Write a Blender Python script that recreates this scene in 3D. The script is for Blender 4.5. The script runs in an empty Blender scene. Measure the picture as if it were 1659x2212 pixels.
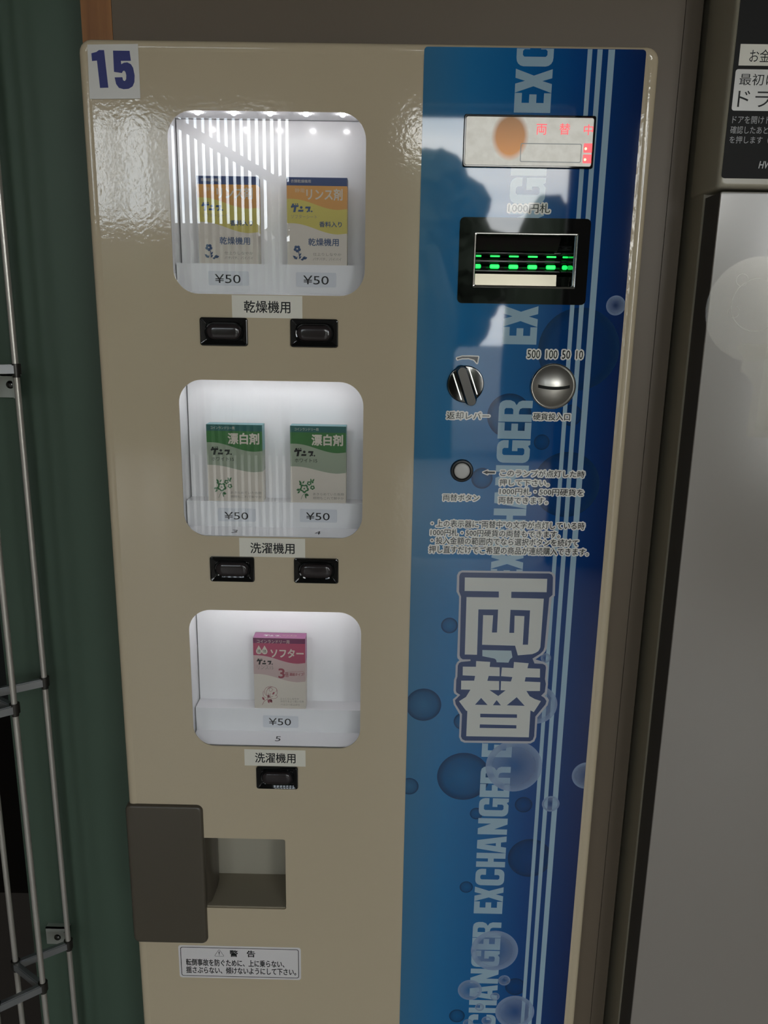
import bpy, bmesh, math, random
from mathutils import Vector, Matrix
from mathutils.geometry import tessellate_polygon
random.seed(4)
S = bpy.context.scene
COL = S.collection
MM = 0.001

# ------------------------------------------------------------------ camera
cam = bpy.data.cameras.new('camera')
cam.sensor_fit = 'VERTICAL'; cam.sensor_height = 36.0; cam.lens = 36.0 * 1700 / 2212
cam.clip_start = 0.02; cam.clip_end = 500
camo = bpy.data.objects.new('camera', cam); COL.objects.link(camo)
r_ = Vector((0.99979730, 0.01196096, 0.01619531))
d_ = Vector((0.01853903, -0.23320651, -0.97225050))
f_ = Vector((-0.00785220, 0.97235367, -0.23338099))
camo.matrix_world = Matrix(((r_.x, -d_.x, -f_.x, 0.0), (r_.y, -d_.y, -f_.y, -0.72), (r_.z, -d_.z, -f_.z, 1.5), (0, 0, 0, 1)))
S.camera = camo

# ------------------------------------------------------------------ light
SKY = 7.0
LED = 48.0
S.view_settings.view_transform = 'Standard'; S.view_settings.look = 'None'
S.view_settings.gamma = 1.0; S.view_settings.use_curve_mapping = False
S.view_settings.exposure = 0.75
S.cycles.max_bounces = 10; S.cycles.transparent_max_bounces = 16
S.cycles.sample_clamp_indirect = 8.0
w = bpy.data.worlds.new('sky'); S.world = w; w.use_nodes = True
nt = w.node_tree; nt.nodes.clear()
out = nt.nodes.new('ShaderNodeOutputWorld'); bg = nt.nodes.new('ShaderNodeBackground')
tc = nt.nodes.new('ShaderNodeTexCoord'); mp = nt.nodes.new('ShaderNodeMapping'); mp.inputs['Scale'].default_value = (1, 1, 4)
nz = nt.nodes.new('ShaderNodeTexNoise'); nz.inputs['Scale'].default_value = 2.2; nz.inputs['Detail'].default_value = 5
cr = nt.nodes.new('ShaderNodeValToRGB')
cr.color_ramp.elements[0].position = 0.42; cr.color_ramp.elements[0].color = (0.62, 0.70, 0.77, 1)
cr.color_ramp.elements[1].position = 0.62; cr.color_ramp.elements[1].color = (1.14, 1.13, 1.08, 1)
L = nt.links.new
L(tc.outputs['Generated'], mp.inputs['Vector']); L(mp.outputs['Vector'], nz.inputs['Vector'])
L(nz.outputs['Fac'], cr.inputs['Fac']); L(cr.outputs['Color'], bg.inputs['Color'])
bg.inputs['Strength'].default_value = SKY
L(bg.outputs['Background'], out.inputs['Surface'])
# daylight enters through the open shop front: portal on that opening
pl = bpy.data.lights.new('shop_front_daylight', 'AREA'); pl.shape = 'RECTANGLE'; pl.size = 1.22; pl.size_y = 2.7
pl.cycles.is_portal = True
plo = bpy.data.objects.new('shop_front_daylight', pl); COL.objects.link(plo)
for nm, x_, z_, w_, h_ in (('added_pane_daylight', 1.84, 1.71, 0.88, 2.0), ('door_daylight', 0.54, 1.36, 1.02, 2.7)):  # side pane is unseen, added to brighten the dryer door
    p2 = bpy.data.lights.new(nm, 'AREA'); p2.shape = 'RECTANGLE'; p2.size = w_; p2.size_y = h_; p2.cycles.is_portal = True
    p2o = bpy.data.objects.new(nm, p2); COL.objects.link(p2o); p2o.location = (x_, -4.16, z_); p2o.rotation_euler = (math.radians(90), 0, 0)
plo.location = (-1.24, -4.16, 1.36); plo.rotation_euler = (math.radians(90), 0, 0)

# ------------------------------------------------------------------ materials
def lin(r, g, b):
    f = lambda c: (c / 255 / 12.92) if c / 255 <= 0.04045 else ((c / 255 + 0.055) / 1.055) ** 2.4
    return (f(r), f(g), f(b))
def mat(name, col, rough=0.5, metal=0.0, spec=0.5, emit=None, es=0.0, alpha=1.0, bump=None, var=None, ior=1.5, coat=0.0):
    m = bpy.data.materials.new(name); m.use_nodes = True
    n = m.node_tree; b = n.nodes['Principled BSDF']
    b.inputs['Base Color'].default_value = (*col, 1); b.inputs['Roughness'].default_value = rough
    b.inputs['Metallic'].default_value = metal; b.inputs['Specular IOR Level'].default_value = spec
    b.inputs['IOR'].default_value = ior; b.inputs['Coat Weight'].default_value = coat
    if emit: b.inputs['Emission Color'].default_value = (*emit, 1); b.inputs['Emission Strength'].default_value = es
    b.inputs['Alpha'].default_value = alpha
    t = n.nodes.new('ShaderNodeTexCoord')
    if bump:
        z = n.nodes.new('ShaderNodeTexNoise'); z.inputs['Scale'].default_value = bump[0]; z.inputs['Detail'].default_value = 2
        k = n.nodes.new('ShaderNodeBump'); k.inputs['Strength'].default_value = bump[1]; k.inputs['Distance'].default_value = bump[2]
        n.links.new(t.outputs['Object'], z.inputs['Vector']); n.links.new(z.outputs['Fac'], k.inputs['Height']); n.links.new(k.outputs['Normal'], b.inputs['Normal'])
    if var:   # slight natural unevenness of the paint
        z = n.nodes.new('ShaderNodeTexNoise'); z.inputs['Scale'].default_value = var[0]; z.inputs['Detail'].default_value = 4
        x = n.nodes.new('ShaderNodeMix'); x.data_type = 'RGBA'
        x.inputs[6].default_value = (*[c * (1 - var[1]) for c in col], 1); x.inputs[7].default_value = (*[min(1, c * (1 + var[1])) for c in col], 1)
        n.links.new(t.outputs['Object'], z.inputs['Vector']); n.links.new(z.outputs['Fac'], x.inputs[0]); n.links.new(x.outputs[2], b.inputs['Base Color'])
    return m
M = {}
M['beige'] = mat('beige_enamel', (0.56, 0.465, 0.325), 0.06, bump=(260, 0.10, 0.0006), var=(3, 0.03))
M['beige2'] = mat('cream_steel', (0.46, 0.42, 0.32), 0.3, var=(3, 0.05))
M['beige_dark'] = mat('cabinet_grey', (0.2, 0.19, 0.16), 0.5, var=(3, 0.05))
M['white'] = mat('white_plastic', (0.80, 0.80, 0.81), 0.17, spec=0.35, var=(5, 0.01))
M['black_gap'] = mat('dark_void', (0.012, 0.012, 0.011), 0.8, var=(3, 0.1))
M['paper'] = mat('label_paper', (0.80, 0.76, 0.66), 0.45, var=(9, 0.03))
M['sticker'] = mat('white_sticker', (0.66, 0.63, 0.58), 0.25, var=(9, 0.02))
M['warnpaper'] = mat('warning_film', (0.76, 0.72, 0.71), 0.35, var=(9, 0.02))
M['ink'] = mat('black_ink', (0.010, 0.010, 0.010), 0.5, spec=0.25, var=(9, 0.05))
M['ink_grey'] = mat('grey_ink', (0.22, 0.2, 0.17), 0.5, var=(9, 0.05))
M['navy15'] = mat('navy_ink', (0.012, 0.018, 0.16), 0.4, var=(9, 0.05))
M['gloss_black'] = mat('gloss_black_plastic', (0.006, 0.006, 0.006), 0.03, var=(9, 0.05))
M['smoke'] = mat('smoked_button_plastic', (0.028, 0.022, 0.022), 0.15, var=(9, 0.05))
M['brown'] = mat('brown_plastic', (0.088, 0.073, 0.053), 0.33, bump=(900, 0.06, 0.0003), var=(4, 0.06))
M['tray'] = mat('tray_steel', (0.36, 0.33, 0.26), 0.4, var=(4, 0.05))
M['tray_floor'] = mat('tray_floor_paint', (0.30, 0.26, 0.19), 0.28, var=(4, 0.05))
M['chrome'] = mat('polished_chrome', (0.72, 0.71, 0.68), 0.07, 1.0, var=(9, 0.04))
M['chrome_dark'] = mat('worn_chrome', (0.10, 0.098, 0.093), 0.12, 1.0, bump=(250, 0.08, 0.0004))
M['brushed'] = mat('brushed_steel', (0.60, 0.57, 0.52), 0.36, 1.0, bump=(900, 0.05, 0.0002))
M['steel_plate'] = mat('bright_steel_plate', (0.20, 0.185, 0.145), 0.25, 1.0, var=(30, 0.1))
M['rod'] = mat('rack_rod_steel', (0.62, 0.58, 0.52), 0.3, 0.55, var=(20, 0.06))
M['rodbar'] = mat('rack_bar_steel', (0.45, 0.46, 0.47), 0.3, 0.8, var=(20, 0.1))
M['rodclip'] = mat('rack_clip_dark', (0.05, 0.046, 0.04), 0.3, 0.5, var=(20, 0.1))
M['zinc'] = mat('zinc_plate', (0.55, 0.57, 0.52), 0.3, 0.5, var=(20, 0.05))
M['greenwall'] = mat('green_painted_panel', (0.072, 0.108, 0.078), 0.4, spec=0.3, bump=(200, 0.03, 0.0005), var=(2, 0.06))
M['greywall'] = mat('grey_laminate', (0.145, 0.112, 0.080), 0.38, spec=0.25, var=(1.5, 0.05))
M['greytrim'] = mat('grey_trim_laminate', (0.138, 0.108, 0.078), 0.38, spec=0.25, var=(1.5, 0.05))
M['doorside'] = mat('door_edge_grey', (0.075, 0.07, 0.066), 0.5, var=(4, 0.05))
M['doorface'] = mat('door_skin_pale', (0.30, 0.265, 0.235), 0.2, spec=1.0, var=(2, 0.02))
M['panelblack'] = mat('control_panel_black', (0.011, 0.0105, 0.0095), 0.5, spec=0.15, var=(4, 0.05))
M['white_print'] = mat('white_print', (0.55, 0.55, 0.54), 0.4, var=(9, 0.03))
M['grey_print'] = mat('grey_print', (0.42, 0.42, 0.42), 0.4, var=(9, 0.03))
G = 0.03
def gl(n, c, **k): return mat(n, c, G, var=(6, 0.02), **k)
M['stripe'] = gl('pale_blue_print', (0.34, 0.48, 0.58))
M['halo'] = gl('grey_halo_print', (0.80, 0.775, 0.72))
M['pinkink'] = gl('black_print', (0.01, 0.01, 0.012))
M['big_white'] = gl('white_big_print', (0.62, 0.62, 0.58))
M['big_blue'] = gl('blue_outline_print', (0.035, 0.062, 0.16))
M['big_light'] = gl('light_outline_print', (0.46, 0.46, 0.50))
M['big_hole'] = gl('pale_hole_print', (0.42, 0.52, 0.56))
M['led'] = mat('white_led', (1, 1, 1), 0.3, emit=(1.0, 0.98, 1.0), es=LED)
M['green_led'] = mat('green_led', (0.0, 0.2, 0.05), 0.3, emit=(0.008, 0.80, 0.085), es=1.1)
M['red_led'] = mat('red_led', (0.5, 0.05, 0.05), 0.3, emit=(1.0, 0.10, 0.12), es=0.55)
M['red_dot'] = mat('red_led_core', (1, 0.5, 0.2), 0.3, emit=(1.0, 0.55, 0.15), es=3)
M['tag'] = mat('price_tag_film', (0.66, 0.68, 0.72), 0.2, var=(9, 0.02))
M['knob_white'] = mat('white_button_plastic', (0.55, 0.53, 0.50), 0.3, var=(9, 0.03))
M['rubber'] = mat('black_ring_rubber', (0.012, 0.012, 0.012), 0.4, var=(9, 0.05))
M['card'] = mat('white_carton', (0.58, 0.53, 0.455), 0.4, var=(9, 0.02))
for k, c in dict(c_navy=(0.018, 0.05, 0.17), c_orange=(0.72, 0.34, 0.07), c_yellow=(0.66, 0.56, 0.11), c_teal=(0.012, 0.11, 0.10), c_green=(0.035, 0.17, 0.035),
                 c_sage=(0.34, 0.40, 0.29), c_plum=(0.14, 0.012, 0.075), c_rose=(0.42, 0.05, 0.12), c_blush=(0.60, 0.44, 0.42), c_tealtop=(0.16, 0.40, 0.43),
                 c_plumtop=(0.36, 0.10, 0.26), c_blueink=(0.025, 0.075, 0.19), c_greenink=(0.03, 0.17, 0.05), c_roseink=(0.34, 0.05, 0.08), c_cream=(0.68, 0.62, 0.52), c_tan=(0.66, 0.52, 0.36)).items():
    M[k] = mat('carton_' + k[2:], tuple(q_ * 0.76 for q_ in c), 0.38, var=(9, 0.03))

def nodes_mat(name):
    m = bpy.data.materials.new(name); m.use_nodes = True
    return m, m.node_tree, m.node_tree.nodes['Principled BSDF']
# blue acrylic: printed left-to-right gradient
m, n, b = nodes_mat('blue_gradient_print'); M['blue'] = m
t = n.nodes.new('ShaderNodeTexCoord'); sp = n.nodes.new('ShaderNodeSeparateXYZ'); rr = n.nodes.new('ShaderNodeValToRGB')
n.links.new(t.outputs['Generated'], sp.inputs[0]); n.links.new(sp.outputs['X'], rr.inputs['Fac']); n.links.new(rr.outputs['Color'], b.inputs['Base Color'])
e = rr.color_ramp.elements; e[0].position = 0; e[0].color = (0.050, 0.175, 0.31, 1); e[1].position = 1; e[1].color = (0.006, 0.022, 0.105, 1)
for p_, c_ in ((0.22, (0.020, 0.17, 0.385)), (0.45, (0.007, 0.125, 0.34)), (0.70, (0.005, 0.062, 0.235))):
    q = e.new(p_); q.color = (*c_, 1)
b.inputs['Roughness'].default_value = G
def bubble_mat(name, col, ctr, mid, edge):
    m, n, b = nodes_mat(name)
    t = n.nodes.new('ShaderNodeTexCoord'); ln = n.nodes.new('ShaderNodeVectorMath'); ln.operation = 'LENGTH'
    rr = n.nodes.new('ShaderNodeValToRGB')
    n.links.new(t.outputs['UV'], ln.inputs[0]); n.links.new(ln.outputs['Value'], rr.inputs['Fac'])
    e = rr.color_ramp.elements; e[0].position = 0; e[0].color = (ctr,) * 3 + (1,); e[1].position = 1; e[1].color = (edge,) * 3 + (1,)
    q = e.new(0.75); q.color = (mid,) * 3 + (1,)
    n.links.new(rr.outputs['Color'], b.inputs['Alpha'])
    b.inputs['Base Color'].default_value = (*col, 1); b.inputs['Roughness'].default_value = G
    return m
M['bub_dark'] = bubble_mat('dark_bubble_print', (0.012, 0.055, 0.16), 0.10, 0.32, 0.72)
M['bub_light'] = bubble_mat('light_bubble_print', (0.36, 0.47, 0.68), 0.05, 0.40, 0.62)
# thin clear glass: transparent with a fresnel reflection
def glass(name, tint=(1, 1, 1), ior=1.5, rough=0.0):
    m = bpy.data.materials.new(name); m.use_nodes = True; n = m.node_tree; n.nodes.clear()
    o = n.nodes.new('ShaderNodeOutputMaterial'); x = n.nodes.new('ShaderNodeMixShader'); tr = n.nodes.new('ShaderNodeBsdfTransparent'); g = n.nodes.new('ShaderNodeBsdfGlossy'); fr = n.nodes.new('ShaderNodeFresnel')
    fr.inputs['IOR'].default_value = ior; g.inputs['Roughness'].default_value = rough; tr.inputs['Color'].default_value = (*tint, 1)
    n.links.new(fr.outputs[0], x.inputs[0]); n.links.new(tr.outputs[0], x.inputs[1]); n.links.new(g.outputs[0], x.inputs[2]); n.links.new(x.outputs[0], o.inputs[0])
    return m
M['glass'] = glass('window_glass')
M['film'] = glass('clear_sticker_film', (0.97, 0.965, 0.95), 1.35, 0.12)
M['film2'] = glass('clear_sticker_film_thick', (0.93, 0.92, 0.89), 1.35, 0.12)
M['smoke_clear'] = glass('clear_plastic_edge', (0.75, 0.78, 0.78), 1.5, 0.05)
# display plate: greyish translucent plastic with a soft oval patch, orange below and brown above
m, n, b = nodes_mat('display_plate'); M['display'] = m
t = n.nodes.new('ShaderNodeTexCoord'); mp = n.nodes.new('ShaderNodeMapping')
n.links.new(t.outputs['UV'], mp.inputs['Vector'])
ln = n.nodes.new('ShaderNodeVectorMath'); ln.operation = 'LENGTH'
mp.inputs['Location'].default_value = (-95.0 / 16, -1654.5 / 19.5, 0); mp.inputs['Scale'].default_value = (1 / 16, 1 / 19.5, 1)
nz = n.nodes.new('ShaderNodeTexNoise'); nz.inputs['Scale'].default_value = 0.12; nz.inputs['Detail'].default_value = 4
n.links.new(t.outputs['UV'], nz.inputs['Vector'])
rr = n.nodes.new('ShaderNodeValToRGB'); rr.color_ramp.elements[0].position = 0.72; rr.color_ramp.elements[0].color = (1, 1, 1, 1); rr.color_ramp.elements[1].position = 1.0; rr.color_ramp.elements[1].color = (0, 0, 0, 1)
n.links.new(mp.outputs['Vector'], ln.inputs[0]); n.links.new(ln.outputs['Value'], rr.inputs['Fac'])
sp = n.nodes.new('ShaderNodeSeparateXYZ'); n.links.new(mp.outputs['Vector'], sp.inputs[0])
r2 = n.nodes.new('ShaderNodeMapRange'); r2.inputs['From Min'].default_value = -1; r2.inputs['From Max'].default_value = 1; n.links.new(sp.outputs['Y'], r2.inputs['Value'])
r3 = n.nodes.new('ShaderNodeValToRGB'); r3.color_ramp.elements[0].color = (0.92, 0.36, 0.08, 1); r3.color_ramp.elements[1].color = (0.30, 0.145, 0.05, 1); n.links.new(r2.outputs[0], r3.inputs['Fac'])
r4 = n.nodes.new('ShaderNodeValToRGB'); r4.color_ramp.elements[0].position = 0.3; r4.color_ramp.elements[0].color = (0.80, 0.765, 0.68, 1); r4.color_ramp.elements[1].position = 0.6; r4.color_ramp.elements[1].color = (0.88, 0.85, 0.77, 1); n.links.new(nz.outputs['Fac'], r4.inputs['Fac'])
x = n.nodes.new('ShaderNodeMix'); x.data_type = 'RGBA'; n.links.new(rr.outputs['Color'], x.inputs[0]); n.links.new(r4.outputs['Color'], x.inputs[6]); n.links.new(r3.outputs['Color'], x.inputs[7]); n.links.new(x.outputs[2], b.inputs['Base Color']); n.links.new(x.outputs[2], b.inputs['Emission Color']); b.inputs['Emission Strength'].default_value = 0.13   # glow added in the plate's own colour to brighten it
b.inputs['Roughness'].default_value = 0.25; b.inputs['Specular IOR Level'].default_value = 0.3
# wood
m, n, b = nodes_mat('orange_wood'); M['wood'] = m
t = n.nodes.new('ShaderNodeTexCoord'); mp = n.nodes.new('ShaderNodeMapping'); mp.inputs['Scale'].default_value = (90, 90, 6); nz = n.nodes.new('ShaderNodeTexNoise'); nz.inputs['Scale'].default_value = 1.0; nz.inputs['Detail'].default_value = 6
rr = n.nodes.new('ShaderNodeValToRGB'); rr.color_ramp.elements[0].position = 0.3; rr.color_ramp.elements[0].color = (0.20, 0.075, 0.018, 1); rr.color_ramp.elements[1].position = 0.7; rr.color_ramp.elements[1].color = (0.36, 0.15, 0.04, 1)
n.links.new(t.outputs['Object'], mp.inputs[0]); n.links.new(mp.outputs[0], nz.inputs['Vector']); n.links.new(nz.outputs['Fac'], rr.inputs[0]); n.links.new(rr.outputs[0], b.inputs['Base Color']); b.inputs['Roughness'].default_value = 0.45

# ------------------------------------------------------------------ mesh helpers (millimetres, x right, y away from the viewer, z up)
class MB:
    def __init__(s): s.v = []; s.f = []; s.mi = []; s.uv = {}; s.mats = []
    def mid(s, m):
        if m not in s.mats: s.mats.append(m)
        return s.mats.index(m)
    def add(s, vs, fs, m=None):
        o = len(s.v); s.v += [tuple(p) for p in vs]; k = s.mid(m) if m else 0
        for f in fs: s.f.append(tuple(i + o for i in f)); s.mi.append(k)
    def box(s, x0, x1, y0, y1, z0, z1, m=None):
        s.add([(x0, y0, z0), (x1, y0, z0), (x1, y1, z0), (x0, y1, z0), (x0, y0, z1), (x1, y0, z1), (x1, y1, z1), (x0, y1, z1)],
              [(0, 1, 5, 4), (1, 2, 6, 5), (2, 3, 7, 6), (3, 0, 4, 7), (4, 5, 6, 7), (3, 2, 1, 0)], m)
    def plate(s, loops, yf, yb=None, m=None):
        # loops: list of outlines [(x,z)], first the outer one; front face towards the viewer
        loops = [list(l) for l in loops]
        for i, l in enumerate(loops):
            a = sum(l[j][0] * l[(j + 1) % len(l)][1] - l[(j + 1) % len(l)][0] * l[j][1] for j in range(len(l)))
            if (a < 0) != (i > 0): l.reverse()
        tri = tessellate_polygon([[Vector((p[0], p[1], 0)) for p in l] for l in loops])
        flat = [p for l in loops for p in l]
        def orient(t):
            a, b_, c = (flat[i] for i in t)
            return t if (b_[0] - a[0]) * (c[1] - a[1]) - (c[0] - a[0]) * (b_[1] - a[1]) > 0 else t[::-1]
        tri = [orient(tuple(t)) for t in tri]
        s.add([(p[0], yf, p[1]) for p in flat], tri, m)
        if yb is not None:
            s.add([(p[0], yb, p[1]) for p in flat], [t[::-1] for t in tri], m)
            for l in loops:
                k = len(l)
                s.add([(p[0], yf, p[1]) for p in l] + [(p[0], yb, p[1]) for p in l], [(i, i + k, (i + 1) % k + k, (i + 1) % k) for i in range(k)], m)
    def loft(s, loops, m=None, cap0=False, cap1=False):
        # loops of 3D points, same count, closed
        k = len(loops[0]); vs = [p for l in loops for p in l]; fs = []
        for j in range(len(loops) - 1):
            for i in range(k): fs.append((j * k + i, j * k + (i + 1) % k, (j + 1) * k + (i + 1) % k, (j + 1) * k + i))
        if cap0: fs.append(tuple(range(k))[::-1])
        if cap1: fs.append(tuple((len(loops) - 1) * k + i for i in range(k)))
        s.add(vs, fs, m)
    def tube(s, pts, r, m=None, n=12):
        loops = []
        for i, p in enumerate(pts):
            p = Vector(p); a = Vector(pts[max(0, i - 1)]); b_ = Vector(pts[min(len(pts) - 1, i + 1)]); d = (b_ - a).normalized()
            u = d.orthogonal().normalized() if i == 0 else (u - d * u.dot(d)).normalized()
            v = d.cross(u)
            loops.append([p + r * (math.cos(2 * math.pi * j / n) * u + math.sin(2 * math.pi * j / n) * v) for j in range(n)])
        s.loft(loops, m, True, True)
    def build(s, name, m, parent=None, origin=None, smooth=30, recalc=True):
        me = bpy.data.meshes.new(name)
        o0 = Vector(origin if origin is not None else (0, 0, 0))
        me.from_pydata([(Vector(p) - o0) * MM for p in s.v], [], s.f)
        if s.mats:
            for k in s.mats: me.materials.append(M[k])
            me.polygons.foreach_set('material_index', s.mi)
        else: me.materials.append(M[m])
        if recalc:
            bm = bmesh.new(); bm.from_mesh(me); bmesh.ops.remove_doubles(bm, verts=bm.verts, dist=1e-7); bmesh.ops.recalc_face_normals(bm, faces=bm.faces); bm.to_mesh(me); bm.free()
        if smooth:
            me.polygons.foreach_set('use_smooth', [len(p.vertices) < 5 for p in me.polygons]); me.set_sharp_from_angle(angle=math.radians(smooth))
        me.update()
        ob = bpy.data.objects.new(name, me); COL.objects.link(ob)
        if parent is not None: ob.parent = parent
        elif origin is not None: ob.location = o0 * MM
        return ob
def rr_(x0, x1, z0, z1, r, n=6):
    r = max(r, 0.01); p = []
    for cx, cz, a0 in ((x1 - r, z0 + r, -90), (x1 - r, z1 - r, 0), (x0 + r, z1 - r, 90), (x0 + r, z0 + r, 180)):
        for i in range(n + 1):
            a = math.radians(a0 + 90 * i / n); p.append((cx + r * math.cos(a), cz + r * math.sin(a)))
    return p
def circ(cx, cz, r, n=40): return [(cx + r * math.cos(2 * math.pi * i / n), cz + r * math.sin(2 * math.pi * i / n)) for i in range(n)]
def at(l, y): return [(p[0], y, p[1]) for p in l]
_tc = {}
def glyphs(s, bold=0.0, shear=0.0, res=3):
    k = (s, bold, shear, res)
    if k not in _tc:
        c = bpy.data.curves.new('lettering_source', 'FONT'); c.body = s; c.resolution_u = res; c.offset = bold; c.shear = shear
        o = bpy.data.objects.new('lettering_source', c); COL.objects.link(o); bpy.context.view_layer.update()
        me = bpy.data.meshes.new_from_object(o.evaluated_get(bpy.context.evaluated_depsgraph_get()))
        vs = [v.co.copy() for v in me.vertices]; fs = [tuple(p.vertices) for p in me.polygons]
        fs2 = []
        for f in fs:
            a = sum(vs[f[i]].x * vs[f[(i + 1) % len(f)]].y - vs[f[(i + 1) % len(f)]].x * vs[f[i]].y for i in range(len(f)))
            fs2.append(f if a > 0 else f[::-1])
        x0 = min(v.x for v in vs); x1 = max(v.x for v in vs); y0 = min(v.y for v in vs); y1 = max(v.y for v in vs)
        _tc[k] = ([((v.x - x0) / (x1 - x0), (v.y - y0) / (y1 - y0)) for v in vs], fs2)
        bpy.data.objects.remove(o); bpy.data.curves.remove(c); bpy.data.meshes.remove(me)
    return _tc[k]
def put_text(mb, s, x0, x1, z0, z1, y, m=None, bold=0.0, shear=0.0, res=3):
    vs, fs = glyphs(s, 0.0, shear, res)
    mb.add([(x0 + u * (x1 - x0), y, z0 + v * (z1 - z0)) for u, v in vs], fs, m)
    r = bold * (z1 - z0) * 1.6
    for i in range(8 if bold else 0):
        dx = r * math.cos(i * math.pi / 4); dz = r * math.sin(i * math.pi / 4)
        mb.add([(x0 + u * (x1 - x0) + dx, y + 0.002 * (i + 1), z0 + v * (z1 - z0) + dz) for u, v in vs], fs, m)
def put_halo(mb, s, x0, x1, z0, z1, y, r=1.2, m=None):
    vs, fs = glyphs(s, 0.0, 0.0, 2)
    k = 0
    for rad, n_ in ((r, 16), (r * 0.5, 7)):
        for i in range(n_):
            a = 2 * math.pi * i / n_; dx = rad * math.cos(a); dz = rad * math.sin(a); k += 1
            mb.add([(x0 + u * (x1 - x0) + dx, y - 0.002 * k, z0 + v * (z1 - z0) + dz) for u, v in vs], fs, m)
def tag(o, label=None, cat=None, group=None, kind=None):
    if label: o['label'] = label
    if cat: o['category'] = cat
    if group: o['group'] = group
    if kind: o['kind'] = kind
    return o
def empty(name, loc_mm):
    o = bpy.data.objects.new(name, None); COL.objects.link(o); o.location = Vector(loc_mm) * MM; o.empty_display_size = 0.05
    return o
def struct(name, mb, m): return tag(mb.build(name, m), kind='structure')

# ------------------------------------------------------------------ setting
a = MB(); a.box(-2600, 2300, -4250, 1300, -60, 0); M['floor'] = mat('grey_floor_tile', (0.24, 0.22, 0.19), 0.4, var=(2, 0.1)); struct('floor', a, 'floor')
a = MB(); a.box(-2600, 2300, -4250, 1300, 2950, 3010); M['ceil'] = mat('ceiling_board', (0.12, 0.115, 0.105), 0.8, var=(2, 0.05)); struct('ceiling', a, 'ceil')
M['plaster'] = mat('plain_plaster', (0.30, 0.28, 0.25), 0.8, var=(2, 0.05))
a = MB(); a.box(-2660, -2600, -4250, 1300, 0, 2950); struct('wall_left', a, 'plaster')
a = MB(); a.box(2300, 2360, -4250, 1300, 0, 2950); struct('wall_right', a, 'plaster')
a = MB(); a.box(-2600, -1850, -4250, -4170, 0, 2950); a.box(1050, 1400, -4250, -4170, 0, 2950); a.box(1400, 2300, -4250, -4170, 2720, 2950); a.box(1400, 2300, -4250, -4170, 0, 700); a.box(-1850, 1050, -4250, -4170, 2720, 2950); a.box(-625, 30, -4250, -4170, 0, 2720); struct('wall_front', a, 'plaster')  # rightmost opening added for light on the dryer door
a = MB()
for x in (-1850, -1660, -1430, 30, 1010): a.box(x, x + 40, -4240, -4190, 0, 2720)
a.box(2260, 2300, -4240, -4190, 700, 2720)
M['frame'] = mat('bronze_frame', (0.05, 0.045, 0.04), 0.4, 0.3, var=(4, 0.05)); struct('window_1', a, 'frame')
# grey laminate wall round the machine, with its seam and end strip
a = MB(); a.plate([[(219, 0), (241.9, 0), (241.9, 2950), (-245.5, 2950), (-245.5, 1729), (219, 1729)]], 30, 50); struct('wall_back', a, 'greywall')
a = MB(); a.box(242.4, 257, 30, 50, 0, 2950); a.box(252, 257, 50, 420, 0, 2950); struct('trim_2', a, 'greytrim')
a = MB(); a.box(-272.3, -246, 30.5, 100, 0, 2950); struct('trim_1', a, 'wood')
a = MB(); a.box(-443, -246.5, 120, 420, 0, 2950); struct('wall_green', a, 'greenwall')
a = MB(); a.box(-2600, 2300, 1240, 1300, 0, 2950); struct('wall_alcove', a, 'black_gap')
a = MB(); a.box(-1500, -445, 1000, 1060, 0, 2950); a.box(-1500, -1440, 150, 1000, 0, 2950); a.box(-1500, -445, 150, 1000, 2300, 2360); struct('wall_niche', a, 'black_gap')
M['bench'] = mat('dark_wood_bench', (0.022, 0.016, 0.012), 0.5, var=(6, 0.2))
a = MB(); a.box(-1430, -450, 330, 900, 585, 625); a.box(-1420, -455, 345, 890, 0, 585)
tag(a.build('bench', 'bench'), 'dark wooden bench in the black niche behind the wire rack, at lower left', 'bench')

# ------------------------------------------------------------------ vending machine
VB = (-25, 30, 0)
vm = empty('vending_machine', VB)
tag(vm, 'tall beige detergent vending and coin exchange machine with blue panel, numbered 15', 'vending machine')
def part(name, mb, m, parent=vm, label=None, **k):
    o = mb.build(name, m, parent, VB, **k)
    if label: o['label'] = label
    return o
X0, X1, Z0, Z1 = -266.3, 215.7, 40, 1725.2
# door rim: rounded edge with a slightly raised lip
a = MB(); loops = []
for ins, y in ((3, 27), (0.2, 26), (0, 24), (0, 6), (0.5, 3.2), (1.6, 1.2), (3.2, 0.1), (5, -0.25), (6.6, -0.2), (7.8, 0.0), (8.6, 0.15), (10, 0.45), (10, 2)):
    loops.append(at(rr_(X0 + ins, X1 - ins, Z0 + ins, Z1 - ins, 11 - ins * 0.95, 5), y))
a.loft(loops); part('door_rim', a, 'beige', smooth=50)
WIN = [(-195, -26.2, 1522.6, 1671.6), (-195, -26.2, 1300.4, 1447.4), (-195, -26.2, 1079.1, 1226.0)]
TRAY = (-205, -103.6, 886.6, 972.4)
BILL = (69.5, 156.8, 1533.0, 1576.5)
a = MB()
holes = [rr_(*q, 22, 10) for q in WIN] + [rr_(*TRAY, 2.5, 4), rr_(*BILL, 1, 2)]
a.plate([rr_(X0 + 9, X1 - 9, Z0 + 9, Z1 - 9, 2.5, 5)] + holes, 0.3, 1.8); part('door_panel', a, 'beige')
a = MB(); a.box(-241, 210, 72, 400, 30, 1690); a.box(-241, 210, 60, 72, 30, 860); part('cabinet_body', a, 'beige_dark')
a = MB(); a.box(-236, 205, 20, 390, 0, 30); part('plinth', a, 'black_gap')
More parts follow.
